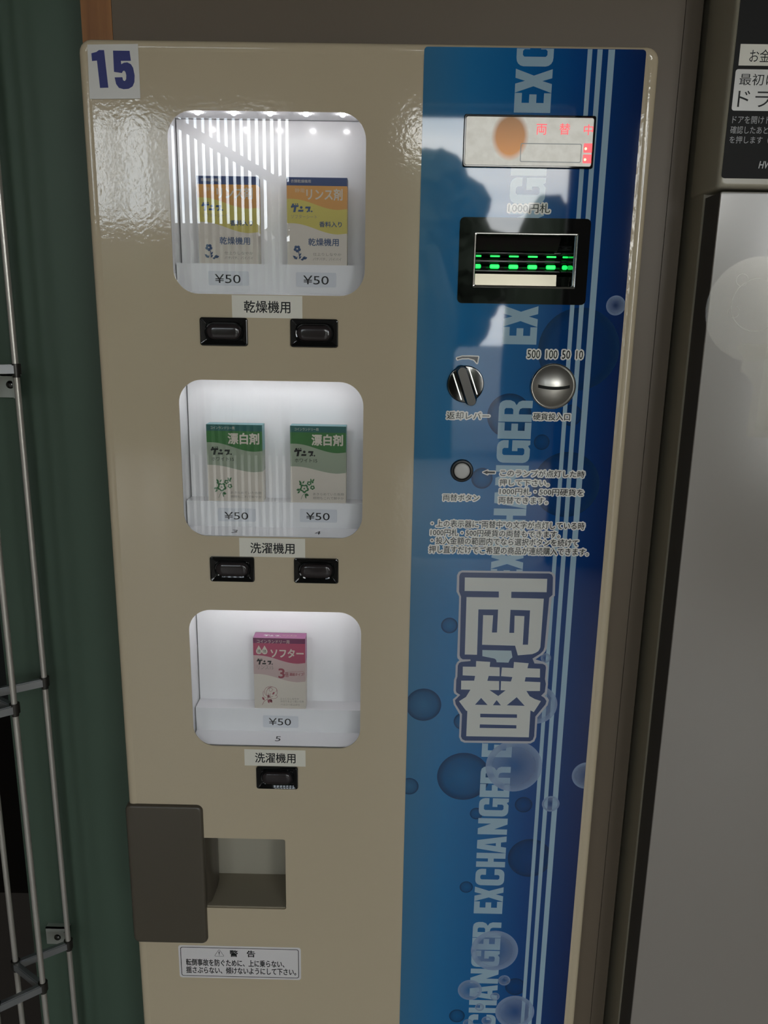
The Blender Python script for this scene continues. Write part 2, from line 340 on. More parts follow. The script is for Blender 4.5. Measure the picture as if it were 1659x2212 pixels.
# --- display bays
def bay(i, zs, leds):
    xl, xr, zb, zt = WIN[i]
    a = MB(); t = 4.6   # liner: left cheek, right cheek, ceiling, back
    a.box(-203, -200, t, 58, zb - 4, zt + 7); a.box(-12, -9, t, 58, zb - 4, zt + 7); a.box(-200, -12, t, 58, zt + 4, zt + 7)
    bay_o = part('display_bay', a, 'white')
    a = MB(); a.box(-203, -9, 58, 60, zb - 4, zt + 7); o = a.build('back_plate', 'black_gap', bay_o, VB)
    prof = [(48, zt + 3.6), (48, zs), (28, zs), (28, zb + 2.5), (t + 0.5, zb - 0.5)]
    back = [(49.2, zt + 3.6), (49.2, zs - 1.2), (29.2, zs - 1.2), (29.2, zb + 1.2), (t + 0.5, zb - 1.8)]
    a = MB(); pr = prof + back[::-1]; k = len(pr)
    a.add([(-199, p[0], p[1]) for p in pr] + [(-12.4, p[0], p[1]) for p in pr], [(j, (j + 1) % k, (j + 1) % k + k, j + k) for j in range(k)])
    for xx in (0, k):
        a.f += [(j + xx, j + 1 + xx, 2 * len(prof) - 2 - j + xx, 2 * len(prof) - 1 - j + xx) for j in range(len(prof) - 1)]; a.mi += [0] * (len(prof) - 1)
    a.build('shelf_insert', 'white', bay_o, VB)
    a = MB()
    a.box(-186, -36, 12, 24, zt + 2.6, zt + 4); a.build('led_board', 'white', bay_o, VB)
    for x in leds:
        a = MB(); lo = []
        for ang in (0, 30, 60, 85):
            lo.append([(x + 2.6 * math.cos(math.radians(ang)) * math.cos(q * math.pi / 6), 18 + 2.6 * math.cos(math.radians(ang)) * math.sin(q * math.pi / 6), zt + 2.5 - 2.2 * math.sin(math.radians(ang))) for q in range(12)])
        a.loft(lo, None, False, True); a.build('led_lamp', 'led', bay_o, VB)
    a = MB(); a.plate([rr_(-206, -13, zb - 8, zt + 8, 4)], 2.2, 3.9); part('window_pane', a, 'glass')
bay(0, 1550.4, (-172.5, -141.2, -109.9, -78.7, -47.2))
bay(1, 1328.2, (-172.5, -141.2, -109.9, -78.7, -47.2))
bay(2, 1107.3, (-172.5, -141.2, -109.9, -78.7, -47.2))
for x0, x1, z0, z1, tx0, tx1, tz0, tz1 in ((-170, -133.2, 1531.3, 1543.8, -164.1, -140.6, 1533.2, 1541), (-89.8, -53.2, 1531, 1543.8, -83.3, -60, 1533.3, 1541), (-168.5, -131.7, 1308.4, 1321.5, -162.3, -139, 1310.4, 1317.9),
                                           (-88.2, -52, 1309, 1322, -82.3, -59.1, 1311.2, 1318.8), (-128.8, -92, 1086.5, 1099.8, -122.8, -99.5, 1089.2, 1097.3)):
    a = MB(); a.plate([rr_(x0, x1, z0, z1, 1.2, 3)], 27.2, 27.9); o = part('price_tag', a, 'tag')
    a = MB(); put_text(a, '¥50', tx0, tx1, tz0, tz1, 27.1); a.build('price_lettering', 'ink', o, VB)
for s, x, z, y in (('3', -150.5, 1302.0, 15.5), ('4', -70, 1302.0, 15.5), ('5', -111.9, 1081.0, 15.3)):   # bay numbers printed on the sloping lip
    vs, fs = glyphs(s); zb = 1300.4 if s != '5' else 1079.1
    slope = 3.0 / (28 - 5.1)
    a = MB(); a.add([(x - 2.6 + u * 5.6, y - 3.6 + v * 8, zb - 0.5 + slope * (y - 3.6 + v * 8 - 5.1) + 0.12) for u, v in vs], fs); part('bay_number', a, 'ink')
# --- category labels
for s, x0, x1, z0, z1, t4 in (('乾燥機用', -143.8, -81.3, 1502.7, 1522.0, (-133.1, -92, 1507.1, 1517.4)), ('洗濯機用', -143.2, -80.4, 1280.8, 1299.3, (-132.6, -90.6, 1284.3, 1294.8)), ('洗濯機用', -143.9, -81.6, 1058.1, 1076.4, (-133, -91.9, 1061.7, 1072.8))):
    a = MB(); a.plate([[(x0, z0), (x1, z0), (x1, z1), (x0, z1)]], 0.12, 0.3); o = part('category_label', a, 'paper')
    a = MB(); put_text(a, s, *t4, 0.06, bold=0.008); a.build('label_lettering', 'ink', o, VB)
# --- selection buttons
for x0, z0 in ((-172.7, 1477.8), (-92, 1477.8), (-171.6, 1255.8), (-91, 1255.8), (-132, 1033.0)):
    x1 = x0 + 42.6; z1 = z0 + 24.8; a = MB()
    R = lambda i, y, r=2.2: at(rr_(x0 + i, x1 - i, z0 + i, z1 - i, max(r - i * 0.4, 0.3), 4), y)
    a.loft([R(0, 0.4), R(0, -1.6), R(0.4, -2.4), R(1.0, -2.6), R(1.7, -2.3), R(5.2, -0.4), R(5.6, -0.4)], None, False, True)
    o = part('select_button', a, 'gloss_black', smooth=25)
    cx = (x0 + x1) / 2; cz = (z0 + z1) / 2; a = MB()
    P_ = lambda w, h, y: at(rr_(cx - w, cx + w, cz - h, cz + h, h, 8), y)
    a.loft([P_(17.2, 8.6, -0.4), P_(17.2, 8.6, -1.2), P_(16.6, 8.0, -1.9), P_(15.6, 7.0, -1.6)], None, False, False); a.build('button_collar', 'gloss_black', o, VB, smooth=40)
    a = MB(); a.loft([P_(15.4, 6.8, -0.5), P_(15.4, 6.8, -2.2), P_(14.8, 6.2, -3.2), P_(13.2, 4.8, -3.9), P_(10, 2.4, -4.2)], None, False, True); a.build('button_cap', 'smoke', o, VB, smooth=50)
# --- number sticker
a = MB(); a.plate([[(-258.4, 1678.6), (-215.6, 1679.6), (-215.4, 1720.8), (-257.4, 1719.8)]], -0.55, -0.4); o = part('number_sticker', a, 'sticker')
a = MB()
q = lambda l: [(-254.5 + (p[0] - 213) / 362 * 34.8, 1715.8 - (p[1] - 205) / 352 * 29.3) for p in l]
a.plate([q([(213, 235), (258, 222), (280, 205), (325, 205), (343, 545), (270, 548), (258, 300), (215, 305)])], -0.65)
a.plate([q([(402, 208), (545, 208), (552, 298), (465, 300), (467, 330), (490, 316), (520, 312), (550, 328), (568, 360), (578, 430), (573, 490), (555, 530), (520, 552), (475, 557), (435, 545), (412, 510), (403, 450), (470, 447), (475, 475), (490, 482), (502, 465), (505, 430), (500, 402), (490, 388), (478, 392), (468, 410), (400, 400)])], -0.65)
a.build('number_lettering', 'navy15', o, VB)
# --- delivery slot
a = MB(); tx0, tx1, tz0, tz1 = TRAY
a.box(tx0 - 3, tx0, 1.9, 58, tz0, tz1 + 8); a.box(tx1, tx1 + 3, 1.9, 58, tz0, tz1 + 8); a.box(tx0 - 3, tx1 + 3, 54, 58, tz0, tz1 + 8); a.box(tx0 - 3, tx1 + 3, 1.9, 58, tz1 + 8, tz1 + 11)
o = part('delivery_slot', a, 'tray')
a = MB(); a.loft([[(tx0, 1.9, tz0 - 1), (tx1 - 0.8, 1.9, tz0 - 1), (tx1 - 0.8, 1.9, tz0 + 1.6), (tx0, 1.9, tz0 + 1.6)], [(tx0, 5, tz0 - 1), (tx1 - 0.8, 5, tz0 - 1), (tx1 - 0.8, 5, tz0 + 2.2), (tx0, 5, tz0 + 2.2)], [(tx0, 54, tz0 - 1), (tx1 - 0.8, 54, tz0 - 1), (tx1 - 0.8, 54, tz0 + 1.0), (tx0, 54, tz0 + 1.0)]], None, True, True)
a.build('slot_floor', 'tray_floor', o, VB)
a = MB(); pts = [(-189, 3), (-185.5, 8), (-184.5, 18), (-183.8, 30), (-184.5, 42), (-188, 53)]
a.loft([[(x, y, tz0 + 2.3 + (18 if y > 20 else 10) * 0.0), (x - 0.8, y + 0.4, tz0 + 2.3), (x - 0.8, y + 0.4, tz1 + 4), (x, y, tz1 + 4)] for x, y in pts], None, True, True); a.build('curved_guide', 'brown', o, VB)
a = MB(); a.loft([at(rr_(-269.2 + i, -188.6 - i * 0.8, 843.0 + i * 0.8, 1011.4 - i * 0.8, 6.5 - i * 0.6, 6), y) for i, y in ((0.4, 24), (0, 20), (0, 1.0), (0.4, -1.4), (1.4, -2.8), (3, -3.3), (4.5, -3.4))], None, False, True)
part('slot_cover', a, 'brown', smooth=50)
# --- warning label
a = MB(); a.plate([rr_(-222, -88.4, 796.4, 838.4, 3, 5)], 0.12, 0.3); o = part('warning_label', a, 'warnpaper')
a = MB(); a.plate([rr_(-219.9, -90.6, 798.6, 836.2, 2.5, 5), rr_(-219.2, -91.3, 799.3, 835.5, 2, 5)], 0.06); a.build('border_line', 'ink', o, VB)
a = MB(); put_text(a, '⚠', -182.6, -172.4, 825.0, 833.6, 0.06); put_text(a, '警', -166, -157.2, 824.9, 833.2, 0.06, bold=0.015); put_text(a, '告', -147.2, -138.4, 824.9, 833.2, 0.06, bold=0.015)
put_text(a, '転倒事故を防ぐために、上に乗らない、', -214.2, -106.6, 812.2, 821.0, 0.06, bold=0.012); put_text(a, '揺さぶらない、傾けないようにして下さい。', -214.4, -93.8, 802.3, 811.0, 0.06, bold=0.012)
a.build('warning_lettering', 'ink', o, VB)

# --- blue control panel
BX0, BX1, BZ0, BZ1 = 21.0, 203.5, 60, 1721.9
yb = -0.3
a = MB(); a.plate([rr_(BX0, BX1, BZ0, BZ1, 3, 5), rr_(*BILL, 1, 2)], yb, 0.3); cp = part('control_panel', a, 'blue', label='glossy blue panel printed with bubbles, stripes and vertical lettering')
for x0, x1 in ((155.4, 159.2), (163.4, 167.6), (172.4, 177.8)):
    a = MB(); a.plate([[(x0, BZ0 + 1), (x1, BZ0 + 1), (x1, BZ1 - 0.3), (x0, BZ1 - 0.3)]], yb - 0.06); a.build('stripe', 'stripe', cp, VB)
def clip(poly, f):
    o = []
    for i in range(len(poly)):
        p, q = poly[i], poly[(i + 1) % len(poly)]; fp, fq = f(p), f(q)
        if fp >= 0: o.append(p)
        if (fp >= 0) != (fq >= 0): t = fp / (fp - fq); o.append((p[0] + t * (q[0] - p[0]), p[1] + t * (q[1] - p[1])))
    return o
BUB = [('d', 59.7, 1214.9, 8.1), ('d', 36.9, 1130.1, 17.6), ('d', 79.8, 1051.0, 26.9), ('d', 24.8, 1038.5, 9.5), ('d', 76.9, 1112.8, 9.3), ('l', 149.3, 1132.7, 20.7), ('l', 130.6, 1063.8, 28.7), ('l', 205.1, 1055.0, 15.0), ('l', 155.4, 1183.0, 5.0), ('l', 170.8, 1021.7, 9.0), ('l', 121.8, 840.9, 25.5), ('l', 134.3, 802.7, 6.6), ('l', 97.3, 788.9, 13.2), ('l', 125.2, 781.1, 5.1), ('l', 148.1, 761.2, 21.5), ('l', 109.0, 766.4, 5.1), ('l', 117.5, 748.6, 5.6), ('l', 97.1, 744.2, 5.7), ('d', 152.9, 957.1, 22.8), ('d', 84.4, 753.9, 8.7), ('d', 94.9, 1008.5, 6.7), ('d', 146.9, 794.6, 11.1), ('d', 165.8, 1479.9, 36.3), ('d', 107.0, 1419.7, 20.2), ('d', 163.4, 1421.1, 9.7), ('d', 138.0, 1396.0, 7.2), ('d', 163.2, 1356.6, 30.9), ('d', 84.7, 1361.2, 9.9), ('l', 195.5, 1518.4, 8.5), ('d', 143, 1020, 9), ('d', 88, 920, 7)]
for i, (k, cx, cz, r) in enumerate(sorted(BUB, key=lambda b_: b_[0])):
    pl_ = clip(clip(circ(cx, cz, r, 48), lambda p: BX1 - 0.2 - p[0]), lambda p: p[0] - BX0 - 0.2)
    y = yb - (0.03 if k == 'd' else 0.10) - 0.002 * (i % 8)
    me = bpy.data.meshes.new('bubble'); o0 = Vector(VB)
    me.from_pydata([(Vector((p[0], y, p[1])) - o0) * MM for p in pl_], [], [tuple(range(len(pl_)))])
    uv = me.uv_layers.new(name='UVMap')
    for lp in me.loops: p = pl_[lp.vertex_index]; uv.data[lp.index].uv = ((p[0] - cx) / r, (p[1] - cz) / r)
    me.materials.append(M['bub_dark' if k == 'd' else 'bub_light'])
    o = bpy.data.objects.new('bubble', me); COL.objects.link(o); o.parent = cp
    if i == 0: o['label'] = 'dark translucent bubble print'
# EXCHANGER in heavy condensed letters, reading upwards
LT = {'E': [[(0, 0), (15, 0), (15, 6), (7.5, 6), (7.5, 12.2), (14, 12.2), (14, 18.2), (7.5, 18.2), (7.5, 24.4), (15, 24.4), (15, 30.4), (0, 30.4)]],
 'X': [[(0, 0), (6.8, 0), (9, 8), (11.2, 0), (18, 0), (13, 15.2), (18, 30.4), (11.2, 30.4), (9, 22.4), (6.8, 30.4), (0, 30.4), (5, 15.2)]],
 'C': [[(20, 10.5), (20, 6), (19.4, 3.6), (18, 1.6), (16, 0.4), (13.5, 0), (6.5, 0), (4, 0.4), (2, 1.6), (0.6, 3.6), (0, 6), (0, 24.4), (0.6, 26.8), (2, 28.8), (4, 30), (6.5, 30.4), (13.5, 30.4), (16, 30), (18, 28.8), (19.4, 26.8), (20, 24.4), (20, 19.5), (12.8, 19.5), (12.8, 24), (11.5, 25.3), (8.5, 25.3), (7.2, 24), (7.2, 6.4), (8.5, 5.1), (11.5, 5.1), (12.8, 6.4), (12.8, 10.5)]],
 'H': [[(0, 0), (6.6, 0), (6.6, 12.2), (10.4, 12.2), (10.4, 0), (17, 0), (17, 30.4), (10.4, 30.4), (10.4, 18.2), (6.6, 18.2), (6.6, 30.4), (0, 30.4)]],
 'A': [[(0, 0), (6.6, 0), (7.4, 5.5), (12.6, 5.5), (13.4, 0), (20, 0), (15, 30.4), (5, 30.4)], [(8.2, 10.8), (11.8, 10.8), (10, 23)]],
 'N': [[(0, 0), (6.2, 0), (6.2, 13.5), (12, 0), (19, 0), (19, 30.4), (12.8, 30.4), (12.8, 16.9), (7, 30.4), (0, 30.4)]],
 'G': [[(21, 16.5), (21, 0), (17, 0), (15.8, 2), (13, 0), (6.5, 0), (4, 0.4), (2, 1.6), (0.6, 3.6), (0, 6), (0, 24.4), (0.6, 26.8), (2, 28.8), (4, 30), (6.5, 30.4), (14.5, 30.4), (17, 30), (19, 28.8), (20.4, 26.8), (21, 24.4), (21, 20), (13.8, 20), (13.8, 24), (12.5, 25.3), (8.5, 25.3), (7.2, 24), (7.2, 6.4), (8.5, 5.1), (12.5, 5.1), (13.8, 6.4), (13.8, 11.5), (11, 11.5), (11, 16.5)]],
 'R': [[(0, 0), (6.8, 0), (6.8, 12), (9, 12), (11.6, 11.2), (12.6, 9), (12.6, 0), (19.3, 0), (19.3, 9.5), (18, 12.6), (15, 14.5), (18, 16.5), (19.5, 20), (19.5, 24.5), (18.6, 27.4), (16.6, 29.6), (13, 30.4), (0, 30.4)], [(6.8, 17.2), (11, 17.2), (12.4, 18.5), (12.4, 24), (11, 25.2), (6.8, 25.2)]]}
OFF = [('E', 0), ('X', 15.2), ('C', 35.1), ('H', 57.4), ('A', 74.6), ('N', 96.6), ('G', 118), ('E', 140.3), ('R', 156)]
for zs in (-43.0, 143.1, 329.2, 515.4, 701.5, 887.7, 1073.8, 1258.3, 1483.5, 1673.1):
    a = MB()
    for ch, o_ in OFF:
        lp = [[(127.6 - v, zs + o_ + u) for u, v in l] for l in LT[ch]]
        z_ = max(p[1] for p in lp[0])
        if 1516 < min(p[1] for p in lp[0]) < 1570:   # behind the bill slot
            if a.v: a.build('exchanger_lettering', 'stripe', cp, VB); a = MB()
            continue
        if min(p[1] for p in lp[0]) < 62 or min(p[1] for p in lp[0]) > 1715: continue
        if z_ > BZ1 - 0.4: lp = [clip(lp[0], lambda p: BZ1 - 0.4 - p[1])]
        a.plate(lp, yb - 0.07)
    if a.v: a.build('exchanger_lettering', 'stripe', cp, VB)
# captions with a grey halo
TX = [('1000円札', 96.7, 132.4, 1594.2, 1601.7), ('500', 120.3, 131.5, 1471.5, 1478.8), ('100', 137, 147, 1471.5, 1478.9), ('50', 151.2, 158.4, 1471.5, 1478.9), ('10', 163.9, 169.8, 1471.5, 1479), ('返却レバー', 50, 88.8, 1415.8, 1422.4), ('硬貨投入口', 128.9, 162.2, 1416.3, 1422.6), ('両替ボタン', 49.2, 82.9, 1339.3, 1345.5),
      ('このランプが点灯した時', 101.5, 179.5, 1363.6, 1369.7), ('押して下さい。', 101.2, 147.2, 1354.8, 1360.8), ('1000円札・500円硬貨を', 101.8, 179.8, 1346.3, 1352.5), ('両替できます。', 101.2, 146.9, 1337.7, 1344.1),
      ('・上の表示器に"両替中"の文字が点灯している時', 39.1, 183.2, 1313.8, 1320.6), ('1000円札・500円硬貨の両替もできます。', 38.6, 160.4, 1305.2, 1311.9), ('・投入金額の範囲内でなら選択ボタンを続けて', 39.4, 178.4, 1297.0, 1304.0), ('押し直すだけでご希望の商品が連続購入できます。', 37.7, 188.6, 1288.2, 1295.4)]
ARR = [[(85.3, 1366.9), (90, 1364.9), (89.2, 1366.1), (96.5, 1366.1), (96.5, 1367.8), (89.2, 1367.8), (90, 1368.9)],
       [(57.3, 1470.6), (62, 1472.0), (68, 1472.2), (76.4, 1472.0), (75.6, 1466.3), (72.6, 1469.4), (68, 1470.6), (62, 1470.4), (57.8, 1469.2)]]
for s, x0, x1, z0, z1 in TX:
    a = MB(); h = MB()
    put_text(a, s, x0, x1, z0, z1, yb - 0.24, res=2, bold=0.004); put_halo(h, s, x0, x1, z0, z1, yb - 0.14, 1.35)
    h.build('caption_halo', 'halo', cp, VB, smooth=0, recalc=False); a.build('caption_lettering', 'pinkink', cp, VB, smooth=0, recalc=False)
for l in ARR:
    a = MB(); h = MB(); a.plate([l], yb - 0.24)
    for i in range(16): h.plate([[(p[0] + 1.0 * math.cos(i * math.pi / 8), p[1] + 1.0 * math.sin(i * math.pi / 8)) for p in l]], yb - 0.14 - 0.002 * i)
    h.build('arrow_halo', 'halo', cp, VB, smooth=0, recalc=False); a.build('arrow_mark', 'pinkink', cp, VB, smooth=0, recalc=False)
BIG = dict(
light=[(69.6,1271.3),(153.8,1271.8),(156.6,1270.6),(158.6,1268.6),(159.2,1266.6),(159.9,1247.6),(157.1,1244.9),(155.7,1193.6),(154.4,1189.6),(152.1,1186.6),(145.3,1181.3),(153.4,1178.9),(156.8,1176.8),(158.2,1173.8),(158.2,1160.7),(159.3,1155.5),(158.8,1144.9),(156.6,1142.2),(160.0,1140.6),(161.3,1137.9),(160.4,1132.5),(151.1,1118.9),(151.2,1097.3),(149.6,1092.4),(145.9,1089.9),(79.2,1089.3),(75.6,1091),(73.6,1095.5),(73.5,1119.9),(66.9,1131.3),(65.9,1136.7),(70.2,1141.0),(67.0,1143.2),(66.2,1146.4),(66.3,1157.8),(67.4,1161.4),(67.4,1173.6),(68.6,1176.6),(70.8,1178.8),(68.9,1180.8),(68.4,1183.1),(68.1,1239.1),(67.9,1244.9),(65.3,1249.8),(65.1,1266.3),(66.6,1269.8)],
dark=[(70.0,1269.3),(153.1,1269.9),(155.7,1268.8),(156.9,1266.1),(157.6,1248.4),(154.7,1245.4),(153.4,1194.4),(152.4,1190.6),(149.7,1187.4),(142.4,1182.1),(144.7,1177.0),(152.8,1176.7),(155.4,1175.2),(156.2,1172.9),(156.0,1160.7),(157.2,1155.4),(156.7,1146.6),(153.3,1142.6),(156.7,1140.4),(159.0,1137.0),(158.3,1133.4),(149.0,1119.8),(149.1,1098.1),(148,1094.2),(145.3,1092.3),(79.9,1091.6),(77,1093),(75.6,1096.0),(75.6,1120.8),(69.0,1131.4),(68.0,1135.8),(73.0,1141.7),(69.2,1144.2),(68.5,1146.4),(68.5,1157.9),(69.4,1161.4),(69.4,1172.7),(70.4,1175.6),(72.5,1177.1),(81.7,1178.2),(81.6,1179.9),(74.0,1179.8),(71.8,1181.4),(70.8,1184.0),(69.8,1245.0),(67.7,1249.9),(67.3,1265.6),(68.2,1268.2)],
w1=[(75.1,1244.5),(106.2,1244.7),(105.9,1250.8),(73.0,1250.7),(72.7,1264.3),(151.5,1264.5),(151.8,1251.0),(117.9,1250.8),(118.1,1244.5),(149.5,1244.4),(149.3,1194.3),(148.6,1192),(147.5,1190.0),(145,1188.2),(141.7,1186.8),(127.8,1185.2),(124.6,1195.3),(92.3,1195.6),(91.9,1226.4),(101.6,1226.4),(101.3,1208.6),(106.2,1208.7),(106.1,1232.4),(87.1,1232.2),(87.8,1185.0),(75.8,1185.0)],
d1=[(118.1,1232.4),(137.0,1232.2),(137.1,1196.6),(132.0,1196.5),(131.9,1226.2),(122.4,1226.4),(122.9,1208.7),(118.2,1208.6)],
lh=[(92.8,1190.1),(121.2,1190.0),(122.6,1183.0),(120.4,1181),(119.0,1177.3),(107.4,1177.5),(106.8,1180),(105.2,1181.3),(93.1,1183.6)],
w2=[(87.3,1178.3),(101.1,1177.7),(100.8,1172.4),(124.3,1171.7),(124.4,1178.1),(138.9,1177.1),(138.0,1171.8),(150.4,1171.5),(150.9,1162.1),(136.8,1162.2),(136.1,1157.6),(151.6,1157.2),(151.8,1147.7),(138.4,1147.4),(142.0,1141.9),(147,1139),(153.5,1136.8),(147.1,1124.7),(143.7,1126.4),(143.8,1096.8),(80.8,1096.6),(80.8,1124.3),(79.4,1124.9),(72.1,1134.8),(78.8,1139.6),(82.9,1147.6),(73.6,1147.6),(73.4,1157.1),(86.2,1157.4),(86.9,1162.5),(74.6,1162.8),(74.4,1172.1),(87.3,1172.2)],
d2=[(110.6,1172.3),(112.9,1172.4),(112.5,1162.8),(123.7,1162.1),(122.5,1157.3),(112.8,1157.5),(112.9,1147.7),(117.8,1147.7),(110.8,1141.4),(101.8,1147.6),(111.3,1147.8),(110.8,1157.5),(99.2,1157.5),(100.3,1162.8),(111.1,1162.7)],
d3=[(93.9,1138.9),(100.7,1131.4),(88.1,1131.4)], d4=[(109.4,1136.9),(114.0,1131.3),(106.0,1131.3)], d5=[(129.2,1140.5),(137.6,1131.3),(119.8,1131.5)],
d6=[(93.8,1121.7),(130.5,1121.8),(130.7,1118.0),(94.0,1117.8)], d7=[(93.9,1110.0),(130.6,1109.9),(130.7,1106.3),(93.9,1106.1)])
a = MB()
a.plate([BIG['light']], yb - 0.14, None, 'big_light'); a.plate([BIG['dark']], yb - 0.18, None, 'big_blue')
for k in ('w1', 'w2'): a.plate([BIG[k]], yb - 0.22, None, 'big_white')
a.plate([BIG['lh']], yb - 0.22, None, 'big_hole')
for k in ('d1', 'd2', 'd3', 'd4', 'd5', 'd6', 'd7'): a.plate([BIG[k]], yb - 0.26, None, 'big_blue')
a.build('big_exchange_lettering', None, cp, VB, recalc=False, smooth=0)

# --- display plate
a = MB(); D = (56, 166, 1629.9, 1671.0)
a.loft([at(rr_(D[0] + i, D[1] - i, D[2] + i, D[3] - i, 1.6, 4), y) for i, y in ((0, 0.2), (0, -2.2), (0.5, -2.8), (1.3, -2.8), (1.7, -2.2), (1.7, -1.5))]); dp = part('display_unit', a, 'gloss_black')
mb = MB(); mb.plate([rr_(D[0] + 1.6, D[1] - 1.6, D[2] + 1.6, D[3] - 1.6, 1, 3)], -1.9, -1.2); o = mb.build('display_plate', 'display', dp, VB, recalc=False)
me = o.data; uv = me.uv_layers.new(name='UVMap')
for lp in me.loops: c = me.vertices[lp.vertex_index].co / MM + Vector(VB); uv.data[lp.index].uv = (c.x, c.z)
a = MB()
for s, x0, x1, z0, z1 in (('両', 116.7, 125.3, 1656, 1664.2), ('替', 136, 144.8, 1656.3, 1664.9), ('中', 156.4, 164.1, 1656.2, 1664.4)): put_text(a, s, x0, x1, z0, z1, -1.98, bold=0.006)
a.build('lit_lettering', 'red_led', dp, VB)
for z0, z1 in ((1642.5, 1649.7), (1634.2, 1641)):
    a = MB(); a.plate([rr_(157.2, 164.7, z0, z1, 0.6, 3)], -2.1, -1.9); a.build('indicator_lamp', 'red_led', dp, VB)
    a = MB(); a.plate([circ(159.0, (z0 + z1) / 2 - 0.6, 1.0, 16)], -2.2); a.build('lamp_core', 'red_dot', dp, VB)
a = MB(); a.plate([rr_(104.1, 155.7, 1634.4, 1649.3, 1.5, 4), rr_(104.8, 155, 1635.1, 1648.6, 1, 4)], -1.97); a.build('readout_frame', 'white_print', dp, VB)

# --- bill acceptor
a = MB(); a.plate([rr_(55.6, 168.4, 1518.3, 1590, 4, 5), rr_(BILL[0] - 1, BILL[1] + 1, BILL[2] - 1, BILL[3] + 1, 1, 2)], -1.0, -0.3); ba = part('bill_acceptor', a, 'gloss_black')
a = MB(); bx0, bx1, bz0, bz1 = BILL
a.loft([at(rr_(bx0 - 1.2 + i, bx1 + 1.2 - i, bz0 - 1.2 + i, bz1 + 1.2 - i, 1.0, 3), y) for i, y in ((0, -0.9), (0, -3.0), (0.6, -3.6), (1.4, -3.4), (2.0, -2.6), (2.0, 4))]); a.build('chrome_frame', 'chrome', ba, VB)
a = MB(); i0, i1, j0, j1 = bx0 + 0.8, bx1 - 0.8, bz0 + 0.8, bz1 - 0.8
a.loft([[(i0, 4, j0), (i1, 4, j0), (i1, 4, j1), (i0, 4, j1)], [(i0, 42, j0), (i1, 42, j0), (i1, 42, j1), (i0, 42, j1)]], None, False, True); a.build('throat', 'gloss_black', ba, VB)
a = MB(); a.loft([[(i0, 6, j1 - 0.1), (i0, 20, j1 - 11), (i0, 22, j1 - 11), (i0, 22, j1 - 0.1)], [(i1 - 11, 6, j1 - 0.1), (i1 - 11, 20, j1 - 11), (i1 - 11, 22, j1 - 11), (i1 - 11, 22, j1 - 0.1)]], None, True, True); a.build('upper_guide', 'smoke', ba, VB)
a = MB(); a.loft([[(i0 + 0.5, 6, j0 + 0.4), (i0 + 0.5, 6.8, j0 + 10.0), (i0 + 0.5, 12, j0 + 10.0), (i0 + 0.5, 12, j0 + 0.4)], [(i1 - 13, 6, j0 + 0.4), (i1 - 13, 6.8, j0 + 10.0), (i1 - 13, 12, j0 + 10.0), (i1 - 13, 12, j0 + 0.4)]], None, True, True); a.build('lower_guide_plate', 'steel_plate', ba, VB, smooth=0)
for z, r in ((1563.6, 2.6), (1556.2, 3.0), (1547.6, 2.6)):
    a = MB(); a.tube([(i0, 30, z), (i1, 30, z)], r, n=16); a.build('roller', 'gloss_black', ba, VB, smooth=40)
for row, (z, hh, y) in enumerate(((1560.3, 0.75, 25.5), (1551.4, 1.9, 25.5))):
    for x in (73.6, 90.3, 107.3, 124.4, 141.1, 153.6):
        w_ = 4.4 if x < 150 else 2.4
        a = MB(); a.loft([at(rr_(x - w_, x + w_, z - hh, z + hh, hh * 0.7, 3), y), at(rr_(x - w_ * 0.85, x + w_ * 0.85, z - hh * 0.7, z + hh * 0.7, hh * 0.5, 3), y - 1.0)], None, False, True); a.build('green_led', 'green_led', ba, VB)

# --- return lever
lc = (65.8, 1447.6); a = MB()
a.loft([at(circ(*lc, r), y) for r, y in ((16.6, -0.2), (16.6, -2.2), (16.0, -3.0), (15.0, -3.2))], None, False, True); lv = part('return_lever', a, 'chrome_dark', smooth=40)
a = MB()
def rot(l):
    c, s = math.cos(math.radians(20)), math.sin(math.radians(20))
    return [(lc[0] + p[0] * c - p[1] * s, lc[1] + p[0] * s + p[1] * c) for p in l]
lev = lambda w, h0, h1: rot(rr_(-w, w, h0, h1, w, 6))
tilt = lambda l, y: [(p[0], y - 0.16 * (p[1] - lc[1]), p[1]) for p in l]
a.loft([at(lev(5.6, -19.5, 17.5), -3.2), at(lev(5.6, -19.5, 17.5), -6.5), at(lev(5.0, -19.5, 17.0), -7.0), tilt(lev(4.4, -19.8, 16.6), -11.0), tilt(lev(3.9, -19.4, 16.2), -11.8)], None, False, True)
a.build('lever_grip', 'chrome_dark', lv, VB, smooth=40)
a = MB()
a.loft([at(rot(rr_(6.4, 7.6, -12, 13, 0.5, 3)), -3.2), at(rot(rr_(6.6, 7.4, -12, 13, 0.4, 3)), -4.4)], None, False, True); a.loft([at(rot(rr_(-8.6, -7.2, -12, 13, 0.5, 3)), -3.2), at(rot(rr_(-8.4, -7.4, -12, 13, 0.4, 3)), -4.4)], None, False, True); a.build('lever_ridge', 'chrome', lv, VB)
